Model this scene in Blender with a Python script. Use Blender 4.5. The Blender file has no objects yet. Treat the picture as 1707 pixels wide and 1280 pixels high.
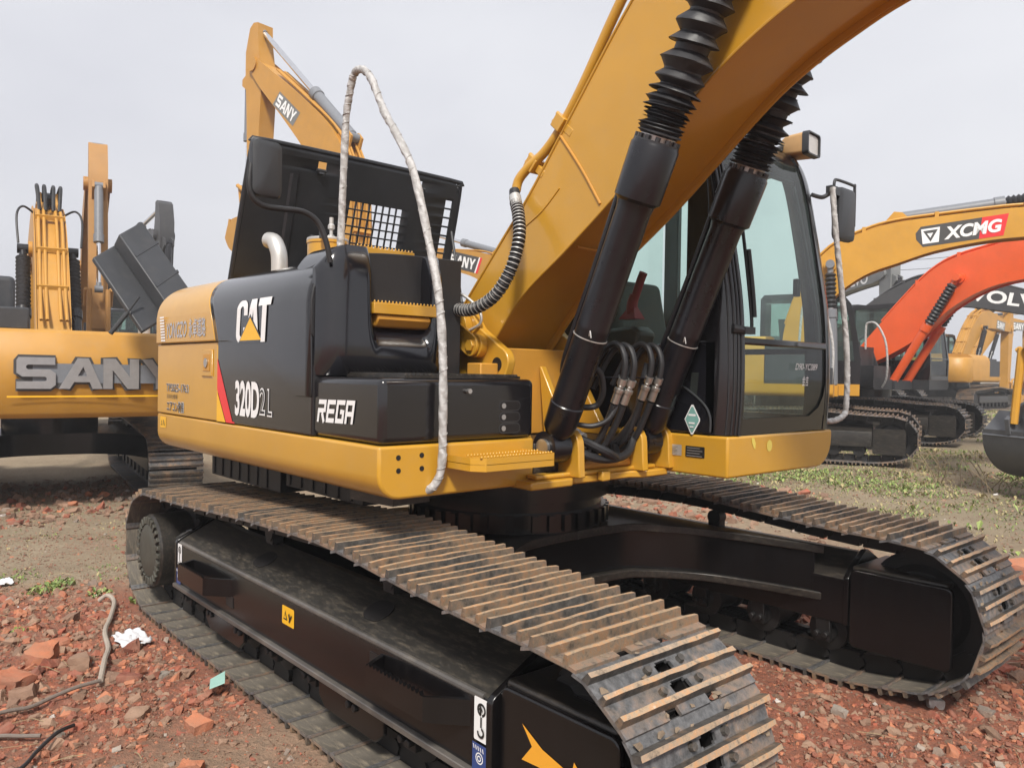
import bpy, bmesh, math, random
from mathutils import Vector, Matrix, noise
R = math.radians
random.seed(7)
scene = bpy.context.scene
col = scene.collection

# ------------------------------------------------------------------ camera
CAM = Vector((3.411, -2.996, 1.566))
YAW, PITCH, ROLL, FPX = 0.72234, -0.01487, 0.01642, 1302.66
FW = Vector((-math.cos(YAW)*math.cos(PITCH), math.sin(YAW)*math.cos(PITCH), math.sin(PITCH)))
RT = FW.cross(Vector((0, 0, 1))).normalized()
UP = RT.cross(FW)
R2 = RT*math.cos(ROLL) + UP*math.sin(ROLL)
U2 = UP*math.cos(ROLL) - RT*math.sin(ROLL)
cd = bpy.data.cameras.new('camera')
cd.sensor_fit = 'HORIZONTAL'; cd.sensor_width = 36.0; cd.lens = 36*FPX/1707
cd.clip_start = 0.05; cd.clip_end = 3000
cam = bpy.data.objects.new('camera', cd)
cam.matrix_world = Matrix(((R2.x, U2.x, -FW.x, CAM.x), (R2.y, U2.y, -FW.y, CAM.y), (R2.z, U2.z, -FW.z, CAM.z), (0, 0, 0, 1)))
col.objects.link(cam)
scene.camera = cam

# ------------------------------------------------------------------ sky and sun
SUN_EL, SUN_AZ = R(47), R(-42)          # azimuth measured from +x towards +y
w = bpy.data.worlds.new('World'); scene.world = w; w.use_nodes = True
nt = w.node_tree; N = nt.nodes; L = nt.links
for n in list(N): N.remove(n)
out = N.new('ShaderNodeOutputWorld'); bg = N.new('ShaderNodeBackground')
sky = N.new('ShaderNodeTexSky'); sky.sky_type = 'NISHITA'; sky.sun_disc = False
sky.sun_elevation = SUN_EL; sky.sun_rotation = R(90) - SUN_AZ; sky.dust_density = 6; sky.air_density = 1.5
tc = N.new('ShaderNodeTexCoord')
nz = N.new('ShaderNodeTexNoise'); nz.inputs['Scale'].default_value = 1.6; nz.inputs['Detail'].default_value = 4; nz.inputs['Roughness'].default_value = 0.5
mp = N.new('ShaderNodeMapping'); mp.inputs['Scale'].default_value = (1, 1, 2.2)
L.new(tc.outputs['Generated'], mp.inputs['Vector']); L.new(mp.outputs['Vector'], nz.inputs['Vector'])
rp = N.new('ShaderNodeValToRGB')
rp.color_ramp.elements[0].position = 0.3; rp.color_ramp.elements[0].color = (3.95, 4.0, 4.4, 1)
rp.color_ramp.elements[1].position = 0.7; rp.color_ramp.elements[1].color = (5.05, 5.1, 5.35, 1)
L.new(nz.outputs['Fac'], rp.inputs['Fac'])
mx = N.new('ShaderNodeMix'); mx.data_type = 'RGBA'; mx.inputs['Factor'].default_value = 0.93
hs = N.new('ShaderNodeHueSaturation'); hs.inputs['Saturation'].default_value = 0.35
L.new(sky.outputs['Color'], hs.inputs['Color'])
L.new(hs.outputs['Color'], mx.inputs['A']); L.new(rp.outputs['Color'], mx.inputs['B'])
bg.inputs['Strength'].default_value = 0.1
L.new(mx.outputs['Result'], bg.inputs['Color']); L.new(bg.outputs['Background'], out.inputs['Surface'])

sd = bpy.data.lights.new('sun', 'SUN'); sd.energy = 2.7; sd.angle = R(9); sd.color = (1, 0.95, 0.87)
sun = bpy.data.objects.new('sun', sd); col.objects.link(sun)
sv = Vector((math.cos(SUN_EL)*math.cos(SUN_AZ), math.cos(SUN_EL)*math.sin(SUN_AZ), math.sin(SUN_EL)))
sun.rotation_euler = sv.to_track_quat('Z', 'Y').to_euler(); sun.location = (0, 0, 30)

vs = scene.view_settings
vs.view_transform = 'Standard'; vs.look = 'None'; vs.exposure = 0.86; vs.gamma = 1.0; vs.use_curve_mapping = False
scene.render.engine = 'CYCLES'
cy = scene.cycles
cy.use_denoising = True
try: cy.denoiser = 'OPENIMAGEDENOISE'
except Exception: pass
cy.max_bounces = 8; cy.transparent_max_bounces = 16; cy.caustics_reflective = False; cy.caustics_refractive = False
cy.volume_bounces = 0
scene.render.use_persistent_data = False

# ------------------------------------------------------------------ materials
MATS = {}
def newmat(name):
    m = bpy.data.materials.new(name); m.use_nodes = True
    n = m.node_tree.nodes; b = n.get('Principled BSDF')
    MATS[name] = m
    return m, n, m.node_tree.links, b
def pos_noise(n, l, scale, detail=4, rough=0.55, stretch=None, coord='Object'):
    t = n.new('ShaderNodeTexCoord'); x = n.new('ShaderNodeTexNoise')
    x.inputs['Scale'].default_value = scale; x.inputs['Detail'].default_value = detail; x.inputs['Roughness'].default_value = rough
    if stretch:
        mm = n.new('ShaderNodeMapping'); mm.inputs['Scale'].default_value = stretch
        l.new(t.outputs[coord], mm.inputs['Vector']); l.new(mm.outputs['Vector'], x.inputs['Vector'])
    else: l.new(t.outputs[coord], x.inputs['Vector'])
    return x
def ramp(n, l, src, stops):
    r = n.new('ShaderNodeValToRGB'); e = r.color_ramp.elements
    while len(e) < len(stops): e.new(0.5)
    for k, (p, c) in enumerate(stops):
        e[k].position = p; e[k].color = (*c, 1) if len(c) == 3 else c
    l.new(src, r.inputs['Fac']); return r
def mixc(n, l, fac, a, b, mode='MIX'):
    m = n.new('ShaderNodeMix'); m.data_type = 'RGBA'; m.blend_type = mode
    for sock, v in (('Factor', fac), ('A', a), ('B', b)):
        if hasattr(v, 'links') or hasattr(v, 'is_linked'): l.new(v, m.inputs[sock])
        elif sock == 'Factor': m.inputs[sock].default_value = v
        else: m.inputs[sock].default_value = (*v, 1)
    return m.outputs['Result']
def bump(n, l, b, src, strength, dist):
    k = n.new('ShaderNodeBump'); k.inputs['Strength'].default_value = strength; k.inputs['Distance'].default_value = dist
    l.new(src, k.inputs['Height']); l.new(k.outputs['Normal'], b.inputs['Normal'])
def paint(name, rgb, rough=0.35, dirt=(0.25, 0.19, 0.13), amount=0.25, streak=False, coat=0.0, var=0.12, orange=0.0, brush=False):
    m, n, l, b = newmat(name)
    x = pos_noise(n, l, 2.3, 5, 0.6)
    c1 = mixc(n, l, ramp(n, l, x.outputs['Fac'], [(0.35, (0, 0, 0)), (0.65, (1, 1, 1))]).outputs['Color'], tuple(v*(1-var) for v in rgb), tuple(min(1, v*(1+var)) for v in rgb))
    if streak: y = pos_noise(n, l, 34, 5, 0.75, (3.0, 3.0, 0.045))
    elif brush: y = pos_noise(n, l, 26, 6, 0.78, (0.5, 2.2, 2.2))
    else: y = pos_noise(n, l, 9, 7, 0.72)
    f = ramp(n, l, y.outputs['Fac'], [(0.48, (0, 0, 0)), (0.85, (amount,)*3)])
    c2 = mixc(n, l, f.outputs['Color'], c1, dirt)
    l.new(c2, b.inputs['Base Color'])
    rr = n.new('ShaderNodeMapRange'); rr.inputs['To Min'].default_value = rough*0.85; rr.inputs['To Max'].default_value = min(1, rough*1.35)
    l.new(y.outputs['Fac'], rr.inputs['Value']); l.new(rr.outputs['Result'], b.inputs['Roughness'])
    b.inputs['Coat Weight'].default_value = coat; b.inputs['Coat Roughness'].default_value = 0.12
    if orange: bump(n, l, b, pos_noise(n, l, 90, 2).outputs['Fac'], orange, 0.002)
    return m
def plain(name, rgb, rough=0.5, metal=0.0, bumpy=0.0, bscale=60, var=0.15):
    m, n, l, b = newmat(name)
    x = pos_noise(n, l, 18, 4)
    c = mixc(n, l, x.outputs['Fac'], tuple(v*(1-var) for v in rgb), tuple(min(1, v*(1+var)) for v in rgb))
    l.new(c, b.inputs['Base Color']); b.inputs['Roughness'].default_value = rough; b.inputs['Metallic'].default_value = metal
    if bumpy: bump(n, l, b, pos_noise(n, l, bscale, 4).outputs['Fac'], bumpy, 0.01)
    return m

YEL = paint('yellow_paint', (0.515, 0.270, 0.024), 0.31, (0.42, 0.28, 0.12), 0.26, coat=0.5, var=0.05, orange=0.04)
YEL2 = paint('yellow_paint_worn', (0.52, 0.25, 0.035), 0.42, (0.30, 0.20, 0.10), 0.4, var=0.08)
BLK = paint('black_panel', (0.008, 0.0075, 0.009), 0.17, (0.065, 0.055, 0.05), 0.20, streak=True, coat=0.45, var=0.15)
BLKG = paint('black_gloss', (0.008, 0.008, 0.011), 0.13, (0.05, 0.045, 0.045), 0.08, coat=0.6, var=0.2, orange=0.02)
BLKF = paint('black_frame', (0.004, 0.0035, 0.004), 0.22, (0.055, 0.045, 0.038), 0.16, streak=True, var=0.25)
BLKD = paint('black_frame_dusty', (0.016, 0.014, 0.012), 0.36, (0.15, 0.12, 0.09), 0.55, var=0.3, brush=True)
SLOPE = paint('dusty_slope_plate', (0.022, 0.020, 0.017), 0.42, (0.16, 0.13, 0.095), 0.75, var=0.35, brush=True)
DUSTY_SHEEN = paint('dusty_sheen_edge', (0.085, 0.078, 0.072), 0.35, (0.22, 0.19, 0.15), 0.6, var=0.3)  # pale dusty paint; on the frame edge its colour stands for sky sheen
BLKC = paint('black_cylinder', (0.007, 0.0065, 0.009), 0.26, (0.045, 0.04, 0.042), 0.13, var=0.2, orange=0.03)
DARK = plain('dark_steel', (0.008, 0.007, 0.007), 0.55)
RUB = plain('black_rubber', (0.016, 0.016, 0.018), 0.5, bumpy=0.12)
BELL = plain('bellows_rubber', (0.020, 0.020, 0.023), 0.5, bumpy=0.2, bscale=30)
PLAS = plain('grey_black_plastic', (0.030, 0.032, 0.036), 0.42)
CHR = plain('chrome', (0.75, 0.75, 0.76), 0.15, 1.0)
STL = plain('bright_steel', (0.52, 0.51, 0.49), 0.35, 0.9)
GAL = plain('dull_silver', (0.55, 0.54, 0.52), 0.45, 0.6)
WHT = plain('white_decal', (0.78, 0.78, 0.78), 0.4, var=0.04)
RED = plain('red_decal', (0.70, 0.03, 0.035), 0.35, var=0.05)
YDC = plain('yellow_decal', (0.80, 0.44, 0.02), 0.35, var=0.05)
ODC = plain('orange_decal', (0.74, 0.34, 0.03), 0.4, var=0.06)
BLU = plain('blue_decal', (0.03, 0.06, 0.20), 0.4)
BDC = plain('black_decal', (0.015, 0.015, 0.015), 0.4)
GDC = plain('teal_decal', (0.18, 0.36, 0.33), 0.4)
GRY = plain('grey_label', (0.28, 0.28, 0.28), 0.35, 0.3)
LENS = plain('lamp_lens', (0.62, 0.60, 0.57), 0.12, 0.3, bumpy=0.3, bscale=120)
REDP = plain('red_cover', (0.45, 0.03, 0.05), 0.5)
HOODM = paint('hood_underside_black', (0.010, 0.011, 0.014), 0.42, (0.05, 0.048, 0.048), 0.25, var=0.3)
SILV = plain('silver_decal', (0.52, 0.52, 0.54), 0.25, 0.5)
SEAT = plain('seat_fabric', (0.10, 0.11, 0.11), 0.8)
TAN = plain('tan_paint', (0.50, 0.30, 0.13), 0.5)
DRIVE = plain('olive_cover', (0.055, 0.053, 0.042), 0.55, bumpy=0.3, bscale=30)

def mat_wrap():
    m, n, l, b = newmat('white_plastic_wrap')
    t = n.new('ShaderNodeTexCoord')
    wv = n.new('ShaderNodeTexWave'); wv.inputs['Scale'].default_value = 7; wv.inputs['Distortion'].default_value = 11; wv.inputs['Detail'].default_value = 3
    wv.bands_direction = 'DIAGONAL'
    l.new(t.outputs['Object'], wv.inputs['Vector'])
    x = pos_noise(n, l, 45, 5, 0.7)
    f = mixc(n, l, 0.72, wv.outputs['Color'], x.outputs['Fac'])
    r = ramp(n, l, f, [(0.2, (0.27, 0.262, 0.25)), (0.5, (0.41, 0.405, 0.40)), (0.85, (0.58, 0.58, 0.58))])
    l.new(r.outputs['Color'], b.inputs['Base Color']); b.inputs['Roughness'].default_value = 0.4
    bump(n, l, b, f, 0.8, 0.012)
    return m
WRAP = mat_wrap()

def mat_shoe(name, base, rustmix):
    m, n, l, b = newmat(name)
    x = pos_noise(n, l, 5, 6, 0.7, (1, 1, 1)); y = pos_noise(n, l, 38, 5, 0.7); o = n.new('ShaderNodeObjectInfo')
    l.new(x.inputs['Vector'].links[0].from_socket, x.inputs['Vector'])
    rust = ramp(n, l, y.outputs['Fac'], [(0.3, (0.16, 0.105, 0.065)), (0.46, (0.42, 0.30, 0.19)), (0.60, (0.50, 0.24, 0.085)), (0.76, (0.58, 0.50, 0.39))])
    ad = n.new('ShaderNodeMath'); ad.operation = 'MULTIPLY_ADD'
    l.new(o.outputs['Random'], ad.inputs[0]); ad.inputs[1].default_value = 0.16; l.new(x.outputs['Fac'], ad.inputs[2])
    f = ramp(n, l, ad.outputs[0], [(0.62 - rustmix*0.45, (0, 0, 0)), (0.78 - rustmix*0.35, (1, 1, 1))])
    f2 = n.new('ShaderNodeMath'); f2.operation = 'MULTIPLY'; l.new(f.outputs['Color'], f2.inputs[0]); f2.inputs[1].default_value = 0.25 + 0.75*rustmix
    st = ramp(n, l, y.outputs['Fac'], [(0.35, tuple(v*0.6 for v in base)), (0.7, tuple(v*1.5 for v in base))])
    l.new(mixc(n, l, f2.outputs[0], st.outputs['Color'], rust.outputs['Color']), b.inputs['Base Color'])
    b.inputs['Roughness'].default_value = 0.5; b.inputs['Metallic'].default_value = 0.25 if rustmix < 0.5 else 0.0
    bump(n, l, b, y.outputs['Fac'], 0.5, 0.006)
    return m
SHOE = mat_shoe('shoe_plate_steel', (0.125, 0.125, 0.128), 0.24)
GROU = mat_shoe('grouser_tip_worn', (0.25, 0.215, 0.175), 0.66)
GRSD = mat_shoe('grouser_side', (0.088, 0.080, 0.072), 0.26)
SHIN = paint('shoe_inner_dusty', (0.085, 0.075, 0.062), 0.6, (0.34, 0.28, 0.20), 0.9, var=0.45, brush=True)
MUD = plain('dried_mud', (0.22, 0.165, 0.115), 0.9, bumpy=0.5, bscale=70, var=0.3)

def mat_glass(name, tint, dust=0.06):
    m, n, l, b = newmat(name)
    n.remove(b); o = n.get('Material Output')
    tr = n.new('ShaderNodeBsdfTransparent'); tr.inputs['Color'].default_value = (*tint, 1)
    gl = n.new('ShaderNodeBsdfGlossy'); gl.inputs['Roughness'].default_value = 0.03
    df = n.new('ShaderNodeBsdfDiffuse'); df.inputs['Color'].default_value = (0.45, 0.52, 0.49, 1)
    fr = n.new('ShaderNodeFresnel'); fr.inputs['IOR'].default_value = 1.5
    x = pos_noise(n, l, 3, 5, 0.6); r = ramp(n, l, x.outputs['Fac'], [(0.3, (dust*0.4,)*3), (0.75, (dust*2,)*3)])
    a = n.new('ShaderNodeMixShader'); l.new(r.outputs['Color'], a.inputs[0]); l.new(tr.outputs[0], a.inputs[1]); l.new(df.outputs[0], a.inputs[2])
    c = n.new('ShaderNodeMixShader'); l.new(fr.outputs[0], c.inputs[0]); l.new(a.outputs[0], c.inputs[1]); l.new(gl.outputs[0], c.inputs[2])
    l.new(c.outputs[0], o.inputs['Surface'])
    return m
GLASS = mat_glass('cab_glass', (0.83, 0.96, 0.91), 0.035)
GLASD = mat_glass('dark_glass', (0.66, 0.78, 0.73), 0.05)

# ------------------------------------------------------------------ mesh helper
class MB:
    def __init__(s): s.bm = bmesh.new(); s.mi = 0
    def V(s, pts): return [s.bm.verts.new(p) for p in pts]
    def F(s, vs):
        try: f = s.bm.faces.new(vs); f.material_index = s.mi; return f
        except ValueError: return None
    def box(s, x0, x1, y0, y1, z0, z1, M=None):
        p = [(x, y, z) for x in (x0, x1) for y in (y0, y1) for z in (z0, z1)]
        if M: p = [M @ Vector(q) for q in p]
        v = s.V(p)
        for f in ((0, 1, 3, 2), (4, 6, 7, 5), (0, 4, 5, 1), (2, 3, 7, 6), (0, 2, 6, 4), (1, 5, 7, 3)): s.F([v[i] for i in f])
        return s
    def prism(s, pts, a, b, plane='xz', M=None):
        def P(u, v, t): return {'xz': (u, t, v), 'yz': (t, u, v), 'xy': (u, v, t)}[plane]
        A = [P(u, v, a) for u, v in pts]; B = [P(u, v, b) for u, v in pts]
        if M: A = [M @ Vector(q) for q in A]; B = [M @ Vector(q) for q in B]
        A = s.V(A); B = s.V(B); n = len(pts)
        s.F(A[::-1]); s.F(B)
        for i in range(n): s.F([A[i], A[(i+1) % n], B[(i+1) % n], B[i]])
        return s
    def loft(s, secs, caps=True, closed=False):
        rows = [s.V(q) for q in secs]; n = len(rows[0])
        for a, b in zip(rows, rows[1:]):
            for i in range(n if closed else n-1): s.F([a[i], a[(i+1) % n], b[(i+1) % n], b[i]])
        if caps: s.F(rows[0][::-1]); s.F(rows[-1])
        return s
    def ring(s, c, d, r, n, ref=None):
        d = Vector(d).normalized(); a = ref or (Vector((0, 0, 1)) if abs(d.z) < 0.9 else Vector((1, 0, 0)))
        u = d.cross(a).normalized(); v = d.cross(u)
        return [Vector(c) + u*(r*math.cos(2*math.pi*k/n)) + v*(r*math.sin(2*math.pi*k/n)) for k in range(n)]
    def lathe(s, p0, d, prof, n=24, caps=True):
        d = Vector(d).normalized(); p0 = Vector(p0)
        return s.loft([s.ring(p0 + d*t, d, r, n) for t, r in prof], caps, True)
    def cyl(s, p0, p1, r0, r1=None, n=20):
        d = Vector(p1) - Vector(p0)
        return s.lathe(p0, d, [(0, r0), (d.length, r0 if r1 is None else r1)], n)
    def tube(s, pts, r, n=10, sm=0, rf=None):
        pts = [Vector(p) for p in pts]
        if sm: pts = smooth_path(pts, sm)
        secs = []; ref = None
        for i, p in enumerate(pts):
            d = (pts[min(i+1, len(pts)-1)] - pts[max(i-1, 0)]).normalized()
            if ref is None: ref = d.orthogonal().normalized()
            ref = (ref - d*ref.dot(d)).normalized(); q = d.cross(ref)
            rr = r if rf is None else r*rf(i/(len(pts)-1))
            secs.append([p + ref*(rr*math.cos(2*math.pi*k/n)) + q*(rr*math.sin(2*math.pi*k/n)) for k in range(n)])
        return s.loft(secs, True, True)
    def hull(s, pts):
        b2 = bmesh.new()
        for p in pts: b2.verts.new(p)
        bmesh.ops.convex_hull(b2, input=b2.verts)
        b2.verts.index_update(); mp_ = {}
        for f in b2.faces:
            vs = []
            for v in f.verts:
                if v.index not in mp_: mp_[v.index] = s.bm.verts.new(v.co)
                vs.append(mp_[v.index])
            s.F(vs)
        b2.free(); return s
    def mesh(s, name, mats, ang=35, smooth=True):
        bmesh.ops.recalc_face_normals(s.bm, faces=s.bm.faces)
        me = bpy.data.meshes.new(name); s.bm.to_mesh(me); s.bm.free()
        for m in (mats if isinstance(mats, (list, tuple)) else [mats]): me.materials.append(m)
        if smooth:
            for p in me.polygons: p.use_smooth = True
            me.set_sharp_from_angle(angle=R(ang))
        return me
    def build(s, name, mats, parent=None, bevel=0, seg=2, ang=35, label=None):
        return mk(name, s.mesh(name, mats, ang), parent, bevel, seg, label)
def mk(name, me, parent=None, bevel=0, seg=2, label=None):
    o = bpy.data.objects.new(name, me); col.objects.link(o)
    if parent: o.parent = parent
    if bevel:
        b = o.modifiers.new('bevel', 'BEVEL'); b.width = bevel; b.segments = seg; b.limit_method = 'ANGLE'; b.angle_limit = R(40)
    if label: o['label'] = label
    return o
def smooth_path(p, k):
    o = []
    for i in range(len(p)-1):
        a, b, c, d = p[max(i-1, 0)], p[i], p[i+1], p[min(i+2, len(p)-1)]
        for j in range(k):
            t = j/k
            o.append(0.5*((2*b) + (c-a)*t + (2*a-5*b+4*c-d)*t*t + (3*b-a-3*c+d)*t**3))
    o.append(p[-1]); return o
def curve2(pts, k=6): return [(q.x, q.y) for q in smooth_path([Vector((a, b, 0)) for a, b in pts], k)]
def empty(name, loc=(0, 0, 0), rz=0, label=None, cat=None, group=None, parent=None):
    o = bpy.data.objects.new(name, None); o.empty_display_size = 0.3; col.objects.link(o)
    o.location = loc; o.rotation_euler = (0, 0, rz)
    if parent: o.parent = parent
    return tag(o, label, cat, group)
def tag(o, label=None, cat=None, group=None, kind=None):
    for k, v in (('label', label), ('category', cat), ('group', group), ('kind', kind)):
        if v: o[k] = v
    return o
def rrect(x0, x1, y0, y1, r, n=4):
    p = []
    for cx, cy_, a0 in ((x1-r, y0+r, -90), (x1-r, y1-r, 0), (x0+r, y1-r, 90), (x0+r, y0+r, 180)):
        for k in range(n+1):
            a = R(a0 + 90*k/n); p.append((cx + r*math.cos(a), cy_ + r*math.sin(a)))
    return p

# ------------------------------------------------------------------ lettering
def text_mesh(body, bold=0.0, ext=0.0, shear=0.0, space=1.0):
    cu = bpy.data.curves.new('txt', 'FONT'); cu.body = body; cu.offset = bold; cu.extrude = ext; cu.shear = shear; cu.space_character = space
    cu.resolution_u = 4
    o = bpy.data.objects.new('txt', cu); col.objects.link(o)
    dg = bpy.context.evaluated_depsgraph_get(); dg.update()
    me = bpy.data.meshes.new_from_object(o.evaluated_get(dg))
    bpy.data.objects.remove(o); bpy.data.curves.remove(cu)
    return me
def place_mesh(me, org, right, up, wd, ht, off=0.003, thick=0.0):
    """fits a flat xy mesh into the box wd x ht centred at org"""
    xs = [v.co.x for v in me.vertices]; ys = [v.co.y for v in me.vertices]; zs = [v.co.z for v in me.vertices]
    x0, x1, y0, y1 = min(xs), max(xs), min(ys), max(ys); zr = max(1e-6, max(zs)-min(zs)); z0 = min(zs)
    rt = Vector(right).normalized(); up = Vector(up); up = (up - rt*up.dot(rt)).normalized(); nm = rt.cross(up)
    for v in me.vertices:
        a = ((v.co.x-x0)/(x1-x0) - 0.5)*wd; b = ((v.co.y-y0)/(y1-y0) - 0.5)*ht
        v.co = Vector(org) + rt*a + up*b + nm*(off + thick*(v.co.z-z0)/zr)
def lettering(body, org, right, up, wd, ht, mat, parent, bold=0.0, shear=0.0, space=1.0, off=0.003, thick=0.0, name='lettering', label=None):
    me = text_mesh(body, bold, 0.1 if thick else 0, shear, space); me.materials.clear(); me.materials.append(mat)
    place_mesh(me, org, right, up, wd, ht, off, thick)
    return mk(name, me, parent, label=label)
def poly_decal(polys, org, right, up, mats, parent, name, off=0.002, thick=0.0, label=None, stagger=0.0012):
    """polys: list of (material index, [(a,b)...]) in metres on the plane"""
    b = MB(); rt = Vector(right).normalized(); up = Vector(up); up = (up - rt*up.dot(rt)).normalized(); nm = rt.cross(up)
    for k, (mi, pts) in enumerate(polys):
        b.mi = mi; o_ = off + stagger*k
        A = [Vector(org) + rt*p + up*q + nm*o_ for p, q in pts]
        if thick:
            B = [p + nm*thick for p in A]; va = b.V(A); vb = b.V(B); b.F(vb)
            for i in range(len(A)): b.F([va[i], va[(i+1) % len(A)], vb[(i+1) % len(A)], vb[i]])
        else: b.F(b.V(A))
    me = bpy.data.meshes.new(name); b.bm.to_mesh(me); b.bm.free()
    for m in mats: me.materials.append(m)
    return mk(name, me, parent, label=label)
def bar_glyph(strokes, t, sh=0.0):
    """thick strokes -> quads"""
    out_ = []
    for (x0, y0, x1, y1) in strokes:
        d = Vector((x1-x0, y1-y0)); n_ = Vector((-d.y, d.x)).normalized()*t/2; e = d.normalized()*t*0.0
        out_.append([(x0+n_.x-e.x, y0+n_.y-e.y), (x0-n_.x-e.x, y0-n_.y-e.y), (x1-n_.x+e.x, y1-n_.y+e.y), (x1+n_.x+e.x, y1+n_.y+e.y)])
    return [[(p+sh*q, q) for p, q in poly] for poly in out_]
# wide block capitals (unit height, width ~1.35), used for the wide SANY word mark
def word_wide(gap=0.10):
    t = 0.235
    S = [(0.06, 1), (1.22, 1), (1.22, 1-t), (0.36, 1-t), (0.30, 1-t-0.04), (0.30, 0.66), (0.36, 0.617), (1.06, 0.617), (1.24, 0.50), (1.24, 0.12), (1.08, 0), (0.0, 0), (0.0, t), (0.90, t), (0.95, t+0.04), (0.95, 0.345), (0.90, 0.383), (0.18, 0.383), (0.0, 0.50), (0.0, 0.90)]
    A1 = [(0.0, 0), (0.62, 1), (0.98, 1), (1.46, 0), (1.12, 0), (1.02, 0.22), (0.50, 0.22), (0.36, 0)]
    A = [[(0.0, 0), (0.62, 1), (0.80, 1), (0.80, 0.72), (0.62, 0.42), (0.62, 0.22), (0.50, 0.22), (0.36, 0)],
         [(0.80, 1), (0.98, 1), (1.46, 0), (1.12, 0), (1.02, 0.22), (0.62, 0.22), (0.62, 0.42), (0.93, 0.42), (0.80, 0.72)]]
    Nn = [(0, 0), (0, 1), (0.42, 1), (0.92, 0.40), (0.92, 1), (1.24, 1), (1.24, 0), (0.84, 0), (0.32, 0.62), (0.32, 0)]
    Y = [(0, 1), (0.38, 1), (0.68, 0.62), (0.98, 1), (1.36, 1), (0.84, 0.38), (0.84, 0), (0.52, 0), (0.52, 0.38)]
    res = []; x = 0
    for polys, wd in (([S], 1.24), (A, 1.46), ([Nn], 1.24), ([Y], 1.36)):
        for p in polys: res.append([(x+a, b_) for a, b_ in p])
        x += wd + gap*(0.2 if polys is A else 1)
    return res, x - gap
WIDE, WIDE_W = word_wide()
def wide_word(org, right, up, wd, ht, mat, parent, off=0.003, thick=0.0, name='lettering'):
    polys = [(0, [((a/WIDE_W-0.5)*wd, (b_-0.5)*ht) for a, b_ in p]) for p in WIDE]
    b = MB(); rt = Vector(right).normalized(); up = Vector(up); up = (up - rt*up.dot(rt)).normalized(); nm = rt.cross(up)
    for mi, pts in polys:
        A = [Vector(org) + rt*p + up*q + nm*off for p, q in pts]
        if thick:
            B = [p + nm*thick for p in A]; va = b.V(A); vb = b.V(B); b.F(vb)
            for i in range(len(A)): b.F([va[i], va[(i+1) % len(A)], vb[(i+1) % len(A)], vb[i]])
        else: b.F(b.V(A))
    me = bpy.data.meshes.new(name); b.bm.to_mesh(me); b.bm.free(); me.materials.append(mat)
    return mk(name, me, parent)

# ================================================================== the main excavator
EX = empty('excavator', (0, 0, 0), 0, 'big clean yellow and black excavator filling the foreground, red stripe on its black side panel', 'excavator', 'excavators parked in the yard')
SX = Vector((1, 0, 0)); SZ = Vector((0, 0, 1)); SY = Vector((0, 1, 0))

# ---- track shoes on a closed pin line
def pin_line():
    P = []
    P += [(1.87, 0.125), (1.80, 0.117), (1.72, 0.097), (1.62, 0.086)]
    for k in range(61): P.append((1.55 - 3.38*k/60, 0.085))
    for k in range(1, 30):
        a = R(-90 - 180*k/30); P.append((-1.83 + 0.31*math.cos(a), 0.395 + 0.31*math.sin(a)))
    top = smooth_path([Vector((x, z, 0)) for x, z in ((-1.83, 0.705), (-1.24, 0.728), (-0.36, 0.776), (0.3, 0.801), (0.65, 0.795), (1.2, 0.752), (1.55, 0.732), (1.87, 0.725))], 10)
    P += [(v.x, v.y) for v in top]
    for k in range(1, 31):
        a = R(90 - 180*k/30); P.append((1.87 + 0.30*math.cos(a), 0.425 + 0.30*math.sin(a)))
    return P
PIN = pin_line()
def sampler(P):
    L_ = [0]
    for a, b in zip(P, P[1:]): L_.append(L_[-1] + math.hypot(b[0]-a[0], b[1]-a[1]))
    T = L_[-1]
    def at_(s):
        s %= T
        lo, hi = 0, len(L_)-1
        while hi - lo > 1:
            m = (lo+hi)//2
            if L_[m] <= s: lo = m
            else: hi = m
        t = (s - L_[lo])/max(1e-9, L_[hi]-L_[lo])
        return (P[lo][0] + (P[hi][0]-P[lo][0])*t, P[lo][1] + (P[hi][1]-P[lo][1])*t)
    return at_, T
PAT, PLEN = sampler(PIN)
PITCH_S = PLEN/49
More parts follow.
